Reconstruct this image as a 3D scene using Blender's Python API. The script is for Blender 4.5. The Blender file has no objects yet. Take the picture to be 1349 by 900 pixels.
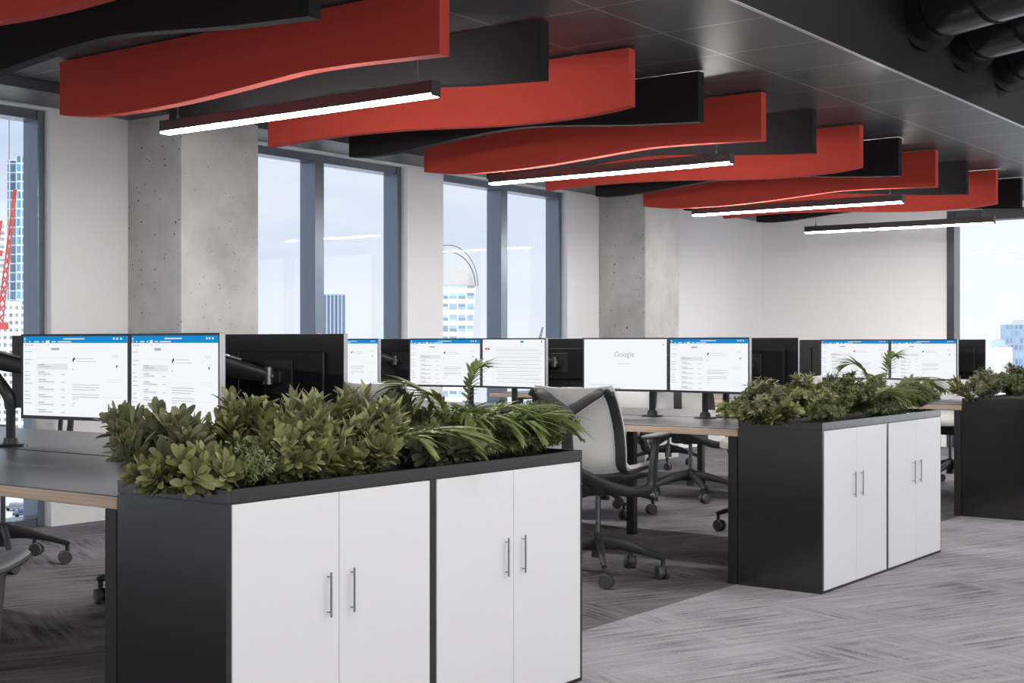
import bpy, bmesh, math, random
from mathutils import Vector, Matrix
random.seed(7)
C = bpy.context.scene.collection
PI = math.pi
SC = bpy.context.scene

# ------------------------------------------------------------------ materials
def node_mat(name):
    m = bpy.data.materials.new(name); m.use_nodes = True
    return m, m.node_tree, m.node_tree.nodes, m.node_tree.links

def pbr(name, col, rough=0.5, metal=0.0, spec=0.5, noise=0.0, nscale=30.0, bump=0.0, bscale=200.0, coat=0.0):
    m, t, n, l = node_mat(name)
    b = n['Principled BSDF']
    b.inputs['Base Color'].default_value = (*col, 1)
    b.inputs['Roughness'].default_value = rough
    b.inputs['Metallic'].default_value = metal
    b.inputs['Specular IOR Level'].default_value = spec
    b.inputs['Coat Weight'].default_value = coat
    tc = n.new('ShaderNodeTexCoord')
    if noise > 0:
        nz = n.new('ShaderNodeTexNoise'); nz.inputs['Scale'].default_value = nscale; nz.inputs['Detail'].default_value = 4
        l.new(tc.outputs['Object'], nz.inputs['Vector'])
        r = n.new('ShaderNodeMapRange'); r.inputs['To Min'].default_value = 1 - noise; r.inputs['To Max'].default_value = 1 + noise
        l.new(nz.outputs['Fac'], r.inputs['Value'])
        mx = n.new('ShaderNodeVectorMath'); mx.operation = 'SCALE'; mx.inputs[0].default_value = col
        l.new(r.outputs['Result'], mx.inputs['Scale']); l.new(mx.outputs['Vector'], b.inputs['Base Color'])
    if bump > 0:
        bz = n.new('ShaderNodeTexNoise'); bz.inputs['Scale'].default_value = bscale; bz.inputs['Detail'].default_value = 3
        l.new(tc.outputs['Object'], bz.inputs['Vector'])
        bp = n.new('ShaderNodeBump'); bp.inputs['Strength'].default_value = bump; bp.inputs['Distance'].default_value = 0.004
        l.new(bz.outputs['Fac'], bp.inputs['Height']); l.new(bp.outputs['Normal'], b.inputs['Normal'])
    return m

def emit(name, col, s=1.0):
    m, t, n, l = node_mat(name)
    n.remove(n['Principled BSDF'])
    e = n.new('ShaderNodeEmission'); e.inputs['Color'].default_value = (*col, 1); e.inputs['Strength'].default_value = s
    l.new(e.outputs['Emission'], n['Material Output'].inputs['Surface'])
    return m

def leaf_mat(name, dark, light, trans=0.25):
    m, t, n, l = node_mat(name)
    b = n['Principled BSDF']; b.inputs['Roughness'].default_value = 0.45; b.inputs['Specular IOR Level'].default_value = 0.35
    g = n.new('ShaderNodeNewGeometry')
    r = n.new('ShaderNodeValToRGB')
    r.color_ramp.elements[0].color = (*dark, 1); r.color_ramp.elements[1].color = (*light, 1)
    e = r.color_ramp.elements.new(0.55); e.color = (*[(a*0.55 + c*0.45) for a, c in zip(dark, light)], 1)
    l.new(g.outputs['Random Per Island'], r.inputs['Fac']); l.new(r.outputs['Color'], b.inputs['Base Color'])
    tr = n.new('ShaderNodeBsdfTranslucent'); l.new(r.outputs['Color'], tr.inputs['Color'])
    mx = n.new('ShaderNodeMixShader'); mx.inputs['Fac'].default_value = trans
    l.new(b.outputs['BSDF'], mx.inputs[1]); l.new(tr.outputs['BSDF'], mx.inputs[2])
    l.new(mx.outputs['Shader'], n['Material Output'].inputs['Surface'])
    return m

def math_node(n, l, op, a, b=None):
    q = n.new('ShaderNodeMath'); q.operation = op
    for i, v in enumerate((a, b)):
        if v is None: continue
        if isinstance(v, (int, float)): q.inputs[i].default_value = v
        else: l.new(v, q.inputs[i])
    return q.outputs[0]

def glass_mat():
    m, t, n, l = node_mat('window_glass')
    n.remove(n['Principled BSDF'])
    tr = n.new('ShaderNodeBsdfTransparent'); tr.inputs['Color'].default_value = (0.96, 0.98, 1.0, 1)
    gl = n.new('ShaderNodeBsdfGlossy'); gl.inputs['Roughness'].default_value = 0.01
    lw = n.new('ShaderNodeLayerWeight'); lw.inputs['Blend'].default_value = 0.5
    fac = math_node(n, l, 'ADD', math_node(n, l, 'MULTIPLY', math_node(n, l, 'POWER', lw.outputs['Facing'], 4.0), 0.22), 0.015)
    mx = n.new('ShaderNodeMixShader')
    l.new(fac, mx.inputs['Fac']); l.new(tr.outputs['BSDF'], mx.inputs[1]); l.new(gl.outputs['BSDF'], mx.inputs[2])
    l.new(mx.outputs['Shader'], n['Material Output'].inputs['Surface'])
    return m

def carpet_mat():
    m, t, n, l = node_mat('streaked_carpet')
    b = n['Principled BSDF']; b.inputs['Roughness'].default_value = 0.95; b.inputs['Specular IOR Level'].default_value = 0.1
    tc = n.new('ShaderNodeTexCoord')
    def streak(rot, sx, sy, det, seed):
        mp = n.new('ShaderNodeMapping'); mp.inputs['Rotation'].default_value = (0, 0, rot)
        mp.inputs['Location'].default_value = (seed, seed*2, 0)
        mp.vector_type = 'POINT'; l.new(tc.outputs['Object'], mp.inputs['Vector'])
        m2 = n.new('ShaderNodeMapping'); m2.inputs['Scale'].default_value = (sx, sy, 1)
        l.new(mp.outputs['Vector'], m2.inputs['Vector'])
        z = n.new('ShaderNodeTexNoise'); z.inputs['Scale'].default_value = 1; z.inputs['Detail'].default_value = det; z.inputs['Roughness'].default_value = 0.7
        l.new(m2.outputs['Vector'], z.inputs['Vector']); return z.outputs['Fac']
    a1 = streak(math.radians(24), 34, 1.7, 7, 0)
    a2 = streak(math.radians(114), 28, 2.0, 7, 3)
    # patches of the other pile direction
    pz = n.new('ShaderNodeTexNoise'); pz.inputs['Scale'].default_value = 1.3; pz.inputs['Detail'].default_value = 2
    l.new(tc.outputs['Object'], pz.inputs['Vector'])
    pr = n.new('ShaderNodeMapRange'); pr.inputs['From Min'].default_value = 0.54; pr.inputs['From Max'].default_value = 0.62
    l.new(pz.outputs['Fac'], pr.inputs['Value'])
    mixf = n.new('ShaderNodeMix'); mixf.data_type = 'FLOAT'
    l.new(pr.outputs['Result'], mixf.inputs[0]); l.new(a1, mixf.inputs[2]); l.new(a2, mixf.inputs[3])
    big = n.new('ShaderNodeTexNoise'); big.inputs['Scale'].default_value = 2.2; big.inputs['Detail'].default_value = 5
    l.new(tc.outputs['Object'], big.inputs['Vector'])
    fine = n.new('ShaderNodeTexNoise'); fine.inputs['Scale'].default_value = 90; fine.inputs['Detail'].default_value = 2
    l.new(tc.outputs['Object'], fine.inputs['Vector'])
    s = math_node(n, l, 'ADD', math_node(n, l, 'MULTIPLY', mixf.outputs[0], 0.6), math_node(n, l, 'MULTIPLY', big.outputs['Fac'], 0.25))
    s = math_node(n, l, 'ADD', s, math_node(n, l, 'MULTIPLY', fine.outputs['Fac'], 0.15))
    def ramp(c0, c1, c2):
        r = n.new('ShaderNodeValToRGB'); l.new(s, r.inputs['Fac'])
        r.color_ramp.elements[0].position = 0.39; r.color_ramp.elements[0].color = (*c0, 1)
        r.color_ramp.elements[1].position = 0.60; r.color_ramp.elements[1].color = (*c2, 1)
        e = r.color_ramp.elements.new(0.475); e.color = (*c1, 1); return r.outputs['Color']
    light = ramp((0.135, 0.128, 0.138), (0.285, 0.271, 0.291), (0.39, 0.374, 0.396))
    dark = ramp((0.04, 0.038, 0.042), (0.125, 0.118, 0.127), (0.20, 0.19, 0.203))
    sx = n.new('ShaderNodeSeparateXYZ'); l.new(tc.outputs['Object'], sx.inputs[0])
    lt = math_node(n, l, 'MULTIPLY', math_node(n, l, 'LESS_THAN', sx.outputs['X'], -3.075), math_node(n, l, 'GREATER_THAN', sx.outputs['Y'], -0.1))  # unseen carpet behind the camera made pale to brighten the cabinet panel's reflection
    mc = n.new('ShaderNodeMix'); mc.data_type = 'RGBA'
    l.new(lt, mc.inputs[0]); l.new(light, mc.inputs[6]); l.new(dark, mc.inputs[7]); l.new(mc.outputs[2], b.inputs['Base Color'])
    bp = n.new('ShaderNodeBump'); bp.inputs['Strength'].default_value = 0.35; bp.inputs['Distance'].default_value = 0.006
    l.new(s, bp.inputs['Height']); l.new(bp.outputs['Normal'], b.inputs['Normal'])
    return m

def concrete_mat():
    m, t, n, l = node_mat('cast_concrete')
    b = n['Principled BSDF']; b.inputs['Roughness'].default_value = 0.75
    tc = n.new('ShaderNodeTexCoord')
    z = n.new('ShaderNodeTexNoise'); z.inputs['Scale'].default_value = 1.8; z.inputs['Detail'].default_value = 8; z.inputs['Roughness'].default_value = 0.6
    l.new(tc.outputs['Object'], z.inputs['Vector'])
    r = n.new('ShaderNodeValToRGB'); r.color_ramp.elements[0].position = 0.3; r.color_ramp.elements[1].position = 0.7
    r.color_ramp.elements[0].color = (0.36, 0.355, 0.345, 1); r.color_ramp.elements[1].color = (0.60, 0.595, 0.59, 1)
    l.new(z.outputs['Fac'], r.inputs['Fac'])
    def pits(scale, thr, keep):
        v = n.new('ShaderNodeTexVoronoi'); v.inputs['Scale'].default_value = scale
        l.new(tc.outputs['Object'], v.inputs['Vector'])
        near = math_node(n, l, 'LESS_THAN', v.outputs['Distance'], thr)
        s = n.new('ShaderNodeSeparateColor'); l.new(v.outputs['Color'], s.inputs[0])
        return math_node(n, l, 'MULTIPLY', near, math_node(n, l, 'LESS_THAN', s.outputs[0], keep))
    p = math_node(n, l, 'MAXIMUM', math_node(n, l, 'MAXIMUM', pits(13, 0.11, 0.22), pits(21, 0.13, 0.2)), pits(38, 0.18, 0.12))
    mx = n.new('ShaderNodeMix'); mx.data_type = 'RGBA'; l.new(p, mx.inputs[0]); l.new(r.outputs['Color'], mx.inputs[6])
    mx.inputs[7].default_value = (0.05, 0.05, 0.05, 1); l.new(mx.outputs[2], b.inputs['Base Color'])
    bp = n.new('ShaderNodeBump'); bp.inputs['Strength'].default_value = 0.3; bp.inputs['Distance'].default_value = 0.004
    l.new(z.outputs['Fac'], bp.inputs['Height']); l.new(bp.outputs['Normal'], b.inputs['Normal'])
    return m

def tile_mat():
    m, t, n, l = node_mat('perforated_ceiling_tile')
    b = n['Principled BSDF']; b.inputs['Roughness'].default_value = 0.42; b.inputs['Specular IOR Level'].default_value = 0.35
    tc = n.new('ShaderNodeTexCoord'); s = n.new('ShaderNodeSeparateXYZ'); l.new(tc.outputs['Object'], s.inputs[0])
    def joint(out, off, per, w):
        f = math_node(n, l, 'FRACT', math_node(n, l, 'DIVIDE', math_node(n, l, 'ADD', out, off), per))
        return math_node(n, l, 'LESS_THAN', f, w / per)
    jx = joint(s.outputs['X'], 60.0 + 3.51 - 60.0 % 0.595, 0.595, 0.012)
    jy = joint(s.outputs['Y'], 63.5 - 6.647, 0.635, 0.010)
    j = math_node(n, l, 'MAXIMUM', jx, jy)
    # rows of perforations
    w = n.new('ShaderNodeTexWave'); w.inputs['Scale'].default_value = 55; w.bands_direction = 'X'
    l.new(tc.outputs['Object'], w.inputs['Vector'])
    pr = n.new('ShaderNodeMapRange'); pr.inputs['To Min'].default_value = 0.85; pr.inputs['To Max'].default_value = 1.08
    l.new(w.outputs['Fac'], pr.inputs['Value'])
    sc = n.new('ShaderNodeVectorMath'); sc.operation = 'SCALE'; sc.inputs[0].default_value = TILE; l.new(pr.outputs['Result'], sc.inputs['Scale'])
    mx = n.new('ShaderNodeMix'); mx.data_type = 'RGBA'; l.new(j, mx.inputs[0]); l.new(sc.outputs['Vector'], mx.inputs[6])
    mx.inputs[7].default_value = (0.26, 0.258, 0.27, 1); l.new(mx.outputs[2], b.inputs['Base Color'])
    return m

def facade_mat(name, wall, glass, fx, fz, wx=0.3, wz=0.35, rough=0.4):
    """windows of a far building: rows and columns on its own coordinates"""
    m, t, n, l = node_mat(name)
    b = n['Principled BSDF']; b.inputs['Roughness'].default_value = rough
    tc = n.new('ShaderNodeTexCoord'); s = n.new('ShaderNodeSeparateXYZ'); l.new(tc.outputs['Object'], s.inputs[0])
    h = math_node(n, l, 'ADD', s.outputs['X'], s.outputs['Y'])
    a = math_node(n, l, 'GREATER_THAN', math_node(n, l, 'FRACT', math_node(n, l, 'DIVIDE', math_node(n, l, 'ADD', h, 900.0), fx)), wx)
    c = math_node(n, l, 'GREATER_THAN', math_node(n, l, 'FRACT', math_node(n, l, 'DIVIDE', math_node(n, l, 'ADD', s.outputs['Z'], 900.0), fz)), wz)
    w = math_node(n, l, 'MULTIPLY', a, c)
    v = n.new('ShaderNodeTexWhiteNoise'); v.noise_dimensions = '2D'
    cv = n.new('ShaderNodeCombineXYZ')
    l.new(math_node(n, l, 'FLOOR', math_node(n, l, 'DIVIDE', h, fx)), cv.inputs[0]); l.new(math_node(n, l, 'FLOOR', math_node(n, l, 'DIVIDE', s.outputs['Z'], fz)), cv.inputs[1])
    l.new(cv.outputs[0], v.inputs['Vector'])
    rr = n.new('ShaderNodeMapRange'); rr.inputs['To Min'].default_value = 0.6; rr.inputs['To Max'].default_value = 1.5; l.new(v.outputs['Value'], rr.inputs['Value'])
    gs = n.new('ShaderNodeVectorMath'); gs.operation = 'SCALE'; gs.inputs[0].default_value = glass; l.new(rr.outputs['Result'], gs.inputs['Scale'])
    mx = n.new('ShaderNodeMix'); mx.data_type = 'RGBA'; l.new(w, mx.inputs[0]); mx.inputs[6].default_value = (*wall, 1); l.new(gs.outputs['Vector'], mx.inputs[7])
    l.new(mx.outputs[2], b.inputs['Base Color'])
    return m

def wood_mat():
    m, t, n, l = node_mat('oak_edge')
    b = n['Principled BSDF']; b.inputs['Roughness'].default_value = 0.5
    tc = n.new('ShaderNodeTexCoord'); mp = n.new('ShaderNodeMapping'); mp.inputs['Scale'].default_value = (1.5, 60, 160)
    l.new(tc.outputs['Object'], mp.inputs['Vector'])
    z = n.new('ShaderNodeTexNoise'); z.inputs['Scale'].default_value = 1; z.inputs['Detail'].default_value = 4; l.new(mp.outputs['Vector'], z.inputs['Vector'])
    r = n.new('ShaderNodeValToRGB'); r.color_ramp.elements[0].color = (0.40, 0.29, 0.215, 1); r.color_ramp.elements[1].color = (0.62, 0.48, 0.38, 1)
    r.color_ramp.elements[0].position = 0.3; r.color_ramp.elements[1].position = 0.7
    l.new(z.outputs['Fac'], r.inputs['Fac']); l.new(r.outputs['Color'], b.inputs['Base Color'])
    return m

def mesh_mat():
    m, t, n, l = node_mat('pale_grey_suspension')
    b = n['Principled BSDF']; b.inputs['Base Color'].default_value = (0.78, 0.78, 0.77, 1); b.inputs['Roughness'].default_value = 0.8
    tc = n.new('ShaderNodeTexCoord'); w = n.new('ShaderNodeTexWave'); w.inputs['Scale'].default_value = 120; w.bands_direction = 'Z'; l.new(tc.outputs['Object'], w.inputs['Vector'])
    bp = n.new('ShaderNodeBump'); bp.inputs['Strength'].default_value = 0.15; bp.inputs['Distance'].default_value = 0.001; l.new(w.outputs['Fac'], bp.inputs['Height']); l.new(bp.outputs['Normal'], b.inputs['Normal'])
    tr = n.new('ShaderNodeBsdfTranslucent'); tr.inputs['Color'].default_value = (0.85, 0.85, 0.84, 1)
    mx = n.new('ShaderNodeMixShader'); mx.inputs['Fac'].default_value = 0.45
    l.new(b.outputs['BSDF'], mx.inputs[1]); l.new(tr.outputs['BSDF'], mx.inputs[2]); l.new(mx.outputs['Shader'], n['Material Output'].inputs['Surface'])
    return m

TILE = (0.075, 0.074, 0.08)
M = dict(
    carpet=carpet_mat(), wall=pbr('white_paint', (0.86, 0.855, 0.86), 0.7, noise=0.02, nscale=3), concrete=concrete_mat(), tile=tile_mat(),
    margin=pbr('grey_ceiling_margin', (0.075, 0.078, 0.085), 0.45, noise=0.04), black_paint=pbr('black_paint', (0.0075, 0.0072, 0.008), 0.7, spec=0.2, noise=0.05, nscale=4),
    trim=pbr('pale_trim_metal', (0.55, 0.55, 0.57), 0.35, metal=0.4), white_trim=pbr('white_trim', (0.85, 0.85, 0.85), 0.5),
    frame=pbr('anodised_window_frame', (0.17, 0.20, 0.245), 0.3, metal=0.6, noise=0.03), frame_dark=pbr('dark_window_frame', (0.035, 0.037, 0.043), 0.4, metal=0.2, noise=0.03), glass=glass_mat(),
    red=pbr('red_felt', (0.56, 0.068, 0.048), 0.9, spec=0.15, noise=0.06, nscale=60, bump=0.15), black_felt=pbr('black_felt', (0.021, 0.0203, 0.022), 0.9, spec=0.15, noise=0.08, nscale=60, bump=0.15),
    cabinet=pbr('charcoal_cabinet', (0.0085, 0.0082, 0.009), 0.2, spec=1.0, noise=0.03, nscale=12), cab_in=pbr('cabinet_plinth', (0.012, 0.012, 0.012), 0.5, noise=0.03),
    door=pbr('white_door', (0.74, 0.735, 0.745), 0.42, noise=0.015, nscale=3), steel=pbr('brushed_steel', (0.30, 0.30, 0.30), 0.3, metal=0.9, noise=0.05, nscale=80),
    soil=pbr('potting_soil', (0.018, 0.014, 0.010), 0.95, noise=0.4, nscale=60, bump=0.8, bscale=90),
    desktop=pbr('dark_desktop', (0.105, 0.105, 0.113), 0.33, noise=0.05, nscale=10), oak=wood_mat(), desk_metal=pbr('black_desk_metal', (0.013, 0.012, 0.013), 0.45, noise=0.05),
    arm=pbr('monitor_arm_black', (0.018, 0.018, 0.02), 0.4, noise=0.05), arm_trim=pbr('monitor_arm_cover', (0.35, 0.35, 0.35), 0.4, metal=0.5, noise=0.03),
    mon_back=pbr('monitor_back_black', (0.008, 0.008, 0.010), 0.33, noise=0.05), mon_side=pbr('monitor_silver_edge', (0.42, 0.42, 0.44), 0.35, metal=0.5, noise=0.02),
    bezel=pbr('monitor_bezel', (0.02, 0.02, 0.022), 0.35, noise=0.03),
    plastic=pbr('graphite_plastic', (0.032, 0.031, 0.034), 0.48, noise=0.05), mesh=mesh_mat(),
    wheel=pbr('grey_caster', (0.07, 0.07, 0.072), 0.45, noise=0.05), chrome=pbr('dark_chrome', (0.2, 0.2, 0.21), 0.25, metal=0.8, noise=0.03),
    duct=pbr('black_duct', (0.02, 0.02, 0.021), 0.27, noise=0.1), lamp_body=pbr('black_lamp_housing', (0.02, 0.02, 0.021), 0.45, noise=0.03), lamp=emit('lamp_diffuser', (1, 0.98, 0.95), 150.0),
    cable=pbr('thin_cable', (0.12, 0.12, 0.12), 0.5, noise=0.02),
    s_white=emit('screen_white', (0.93, 0.945, 0.985), 0.98), s_blue=emit('screen_blue', (0.012, 0.27, 0.66), 0.95), s_blue2=emit('screen_deep_blue', (0.01, 0.2, 0.55), 0.95), s_pale=emit('screen_pale', (0.80, 0.82, 0.88), 0.95),
    s_line=emit('screen_line', (0.47, 0.48, 0.52), 0.95), s_dark=emit('screen_dark', (0.04, 0.04, 0.06), 0.9), s_red=emit('screen_red', (0.72, 0.06, 0.06), 0.95),
    leafA=leaf_mat('olive_leaf', (0.12, 0.132, 0.052), (0.37, 0.38, 0.165)), leafB=leaf_mat('sage_leaf', (0.165, 0.182, 0.088), (0.40, 0.415, 0.21)),
    leafD=leaf_mat('dark_leaf', (0.11, 0.118, 0.066), (0.31, 0.322, 0.175)), needle=leaf_mat('needle_green', (0.052, 0.068, 0.028), (0.22, 0.25, 0.095), 0.15),
    palm=leaf_mat('palm_green', (0.15, 0.195, 0.06), (0.38, 0.44, 0.18), 0.3), stem=pbr('plant_stem', (0.10, 0.10, 0.045), 0.7, noise=0.2),
)

# ------------------------------------------------------------------ helpers
def link(name, me, parent=None):
    o = bpy.data.objects.new(name, me); C.objects.link(o)
    if parent is not None: o.parent = parent
    return o

def obj(name, bm, mats, parent=None, smooth=False):
    me = bpy.data.meshes.new(name)
    bmesh.ops.recalc_face_normals(bm, faces=bm.faces[:])
    bm.to_mesh(me); bm.free()
    for m in (mats if isinstance(mats, (list, tuple)) else [mats]): me.materials.append(m)
    if smooth:
        for p in me.polygons: p.use_smooth = True
        try: me.set_sharp_from_angle(angle=math.radians(40))
        except Exception: pass
    return link(name, me, parent)

def tag(o, label=None, cat=None, group=None, kind=None):
    if label: o['label'] = label
    if cat: o['category'] = cat
    if group: o['group'] = group
    if kind: o['kind'] = kind
    return o

def thing(name, label, cat, loc=(0, 0, 0), rz=0, group=None):
    o = bpy.data.objects.new(name, None); C.objects.link(o)
    o.location = loc; o.rotation_euler = (0, 0, rz); o.empty_display_size = 0.1
    return tag(o, label, cat, group)

def copy_tree(o, parent=None):
    c = o.copy(); C.objects.link(c)
    if parent is not None:
        c.parent = parent; c.matrix_parent_inverse = o.matrix_parent_inverse
    for ch in list(o.children): copy_tree(ch, c)
    return c

def box(bm, x0, x1, y0, y1, z0, z1, mi=0, bev=0.0):
    r = bmesh.ops.create_cube(bm, size=1.0)
    vs = r['verts']
    for v in vs:
        v.co = Vector((x0 + (v.co.x + .5) * (x1 - x0), y0 + (v.co.y + .5) * (y1 - y0), z0 + (v.co.z + .5) * (z1 - z0)))
    fs = list({f for v in vs for f in v.link_faces})
    for f in fs: f.material_index = mi
    if bev > 0:
        es = list({e for v in vs for e in v.link_edges})
        rr = bmesh.ops.bevel(bm, geom=es, offset=bev, segments=2, affect='EDGES', profile=0.5)
        for f in rr['faces']: f.material_index = mi
    return vs

def bx(*a, mi=0, bev=0.0):
    bm = bmesh.new(); box(bm, *a, mi=mi, bev=bev); return bm

def cyl(bm, p0, p1, r0, r1=None, seg=20, cap=True, mi=0):
    if r1 is None: r1 = r0
    p0, p1 = Vector(p0), Vector(p1); d = p1 - p0
    r = bmesh.ops.create_cone(bm, cap_ends=cap, segments=seg, radius1=r0, radius2=r1, depth=d.length)
    q = Vector((0, 0, 1)).rotation_difference(d.normalized())
    for v in r['verts']: v.co = q @ v.co + (p0 + p1) / 2
    for f in {f for v in r['verts'] for f in v.link_faces}: f.material_index = mi
    return r['verts']

def catmull(pts, n=6):
    P = [Vector(p) for p in pts]; out = []
    for i in range(len(P) - 1):
        a = P[max(i - 1, 0)]; b = P[i]; c = P[i + 1]; d = P[min(i + 2, len(P) - 1)]
        for k in range(n):
            t = k / n
            out.append(0.5 * ((2 * b) + (c - a) * t + (2 * a - 5 * b + 4 * c - d) * t * t + (3 * b - a - 3 * c + d) * t ** 3))
    out.append(P[-1]); return out

def sweep(bm, pts, sizes, side=Vector((1, 0, 0)), seg=10, mi=0, smoothn=5, power=2.6):
    """rounded bar along pts; sizes = [(width along side, height)] per control point"""
    n = smoothn
    P = catmull(pts, n); S = catmull([(a, b, 0) for a, b in sizes], n)
    rings = []
    for i, p in enumerate(P):
        t = (P[min(i + 1, len(P) - 1)] - P[max(i - 1, 0)]).normalized()
        sd = (side - t * side.dot(t))
        if sd.length < 1e-4: sd = t.orthogonal()
        sd.normalize(); up = t.cross(sd)
        ring = []
        for k in range(seg):
            a = 2 * PI * k / seg; ca, sa = math.cos(a), math.sin(a)
            e = 2 / power
            ring.append(bm.verts.new(p + sd * (S[i].x / 2 * math.copysign(abs(ca) ** e, ca)) + up * (S[i].y / 2 * math.copysign(abs(sa) ** e, sa))))
        rings.append(ring)
    for r0, r1 in zip(rings, rings[1:]):
        for k in range(seg):
            f = bm.faces.new((r0[k], r0[(k + 1) % seg], r1[(k + 1) % seg], r1[k])); f.material_index = mi
    bm.faces.new(rings[0][::-1]).material_index = mi; bm.faces.new(rings[-1]).material_index = mi

def shell(bm, fn, nu, nv, th, mi=0):
    """thick sheet fn(u,v)->(point, normal); u,v in 0..1"""
    top = [[None] * (nv + 1) for _ in range(nu + 1)]; bot = [[None] * (nv + 1) for _ in range(nu + 1)]
    for i in range(nu + 1):
        for j in range(nv + 1):
            p, nn = fn(i / nu, j / nv)
            top[i][j] = bm.verts.new(p + nn * th / 2); bot[i][j] = bm.verts.new(p - nn * th / 2)
    F = []
    for i in range(nu):
        for j in range(nv):
            F.append(bm.faces.new((top[i][j], top[i + 1][j], top[i + 1][j + 1], top[i][j + 1])))
            F.append(bm.faces.new((bot[i][j], bot[i][j + 1], bot[i + 1][j + 1], bot[i + 1][j])))
    for i in range(nu):
        F.append(bm.faces.new((top[i][0], bot[i][0], bot[i + 1][0], top[i + 1][0])))
        F.append(bm.faces.new((top[i][nv], top[i + 1][nv], bot[i + 1][nv], bot[i][nv])))
    for j in range(nv):
        F.append(bm.faces.new((top[0][j], top[0][j + 1], bot[0][j + 1], bot[0][j])))
        F.append(bm.faces.new((top[nu][j], bot[nu][j], bot[nu][j + 1], top[nu][j + 1])))
    for f in F: f.material_index = mi

# ------------------------------------------------------------------ camera
cam = bpy.data.cameras.new('camera'); co = bpy.data.objects.new('camera', cam); C.objects.link(co)
YAW = math.radians(36.5287)
co.location = (0, 0, 1.17); co.rotation_euler = (PI / 2, 0, YAW)
cam.sensor_width = 36; cam.lens = 36 * 1795.9 / 1349; cam.shift_y = 3.55 / 1349
cam.clip_start = 0.05; cam.clip_end = 6000
SC.camera = co
cY, sY = math.cos(YAW), math.sin(YAW)
def ray(x):          # direction of a photo column on the ground plan: (X/d, Y/d)
    t = (x - 674.5) / 1795.9
    return cY * t - sY, cY + sY * t
def at_d(x, y, d):
    a, b = ray(x); return Vector((a * d, b * d, 1.17 - (y - 453.55) * d / 1795.9))

# ------------------------------------------------------------------ setting
WX = -7.57; YE = 15.41; ZC = 2.75; CX = -2.92
def struct(name, bm, mats, parent=None):
    o = obj(name, bm, mats, parent)
    if parent is None: o['kind'] = 'structure'
    return o
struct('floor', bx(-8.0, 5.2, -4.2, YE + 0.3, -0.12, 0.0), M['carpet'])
struct('ceiling', bx(WX, CX, -4.0, YE, ZC, ZC + 0.06), M['tile'])
struct('ceiling', bx(CX, 5.0, -4.0, YE, 3.85, 3.95), M['black_paint'])
struct('trim_1', bx(WX, -7.12, -4.0, YE, 2.685, ZC - 0.001), M['margin'])
struct('wall_bulkhead', bx(CX, CX + 0.02, -4.0, YE, ZC, 3.85), M['black_paint'])
struct('trim_2', bx(CX - 0.002, CX + 0.021, -4.0, YE, ZC - 0.003, ZC - 0.0005), M['trim'])

WINS = [(-2.52, -0.59), (0.93, 2.86), (3.33, 5.26), (6.81, 8.737), (9.211, 11.14)]
HZ = 2.67
bm = bmesh.new()
ys = [-4.0] + [v for w in WINS for v in w] + [YE]
for i in range(0, len(ys), 2): box(bm, WX - 0.25, WX, ys[i], ys[i + 1], 0, HZ)
box(bm, WX - 0.25, WX, -4.0, YE, HZ, 3.0)
struct('wall_left', bm, M['wall'])
struct('trim_3', bx(WX, WX + 0.012, 6.6, 11.3, 2.671, 2.6845), M['white_trim'])

def window(n, y0, y1, mid):
    bm = bmesh.new()
    f0, f1 = -7.80, -7.64
    jw = 0.05
    box(bm, f0, f1, y0, y0 + jw, 0, HZ, bev=0.004); box(bm, f0, f1, y1 - jw, y1, 0, HZ, bev=0.004)
    box(bm, f0, f1 - 0.01, y0 + jw, y1 - jw, HZ - 0.062, HZ, bev=0.004)
    box(bm, f0, f1 - 0.01, y0 + jw, y1 - jw, 0, 0.055, bev=0.004)
    box(bm, f0, f1 + 0.01, mid - 0.05, mid + 0.05, 0.055, HZ - 0.062, bev=0.004)
    w = struct('window_%d' % n, bm, M['frame'])
    for a, b in ((y0 + jw, mid - 0.05), (mid + 0.05, y1 - jw)):
        obj('glass_pane', bx(-7.732, -7.72, a, b, 0.055, HZ - 0.062), M['glass'], w)
for i, (a, b) in enumerate(WINS): window(i + 1, a, b, (a + b) / 2 - 0.025 + (0.03 if i == 4 else 0))

# far end wall
bm = bmesh.new()
box(bm, -7.57, -5.25, YE, YE + 0.25, 0, 2.8); box(bm, -5.25, 5.0, YE, YE + 0.25, 2.68, 3.95)
struct('wall_far', bm, M['wall'])
bm = bmesh.new()
box(bm, -5.25, -5.165, YE - 0.03, YE + 0.18, 0, 2.68, bev=0.004)
box(bm, -5.165, 5.0, YE - 0.01, YE + 0.18, 2.56, 2.68, bev=0.004); box(bm, -5.165, 5.0, YE, YE + 0.18, 0, 0.07, bev=0.004)
for x in (-3.3, -1.4, 0.5, 2.4, 4.3): box(bm, x - 0.04, x + 0.04, YE, YE + 0.18, 0.07, 2.56, bev=0.004)
w4 = struct('window_6', bm, M['frame_dark'])
xs = [-5.165, -3.3, -1.4, 0.5, 2.4, 4.3]
for a, b in zip(xs, xs[1:]): obj('glass_pane', bx(a + 0.04, b - 0.04, YE + 0.09, YE + 0.10, 0.07, 2.56), M['glass'], w4)
# glazed side of the room beyond the frame, right of the camera
bm = bmesh.new()
box(bm, 4.9, 5.15, -4.0, YE, 0, 0.25); box(bm, 4.9, 5.15, -4.0, YE, 3.6, 3.95)
for y in (-4.0, -1.0, 2.0, 5.0, 8.0, 11.0, 14.0): box(bm, 4.9, 5.15, y, y + 0.25, 0.25, 3.6)
struct('wall_right', bm, M['wall'])
struct('wall_rear', bx(-7.57, 5.0, -4.25, -4.0, 0, 3.95), M['wall'])

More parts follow.
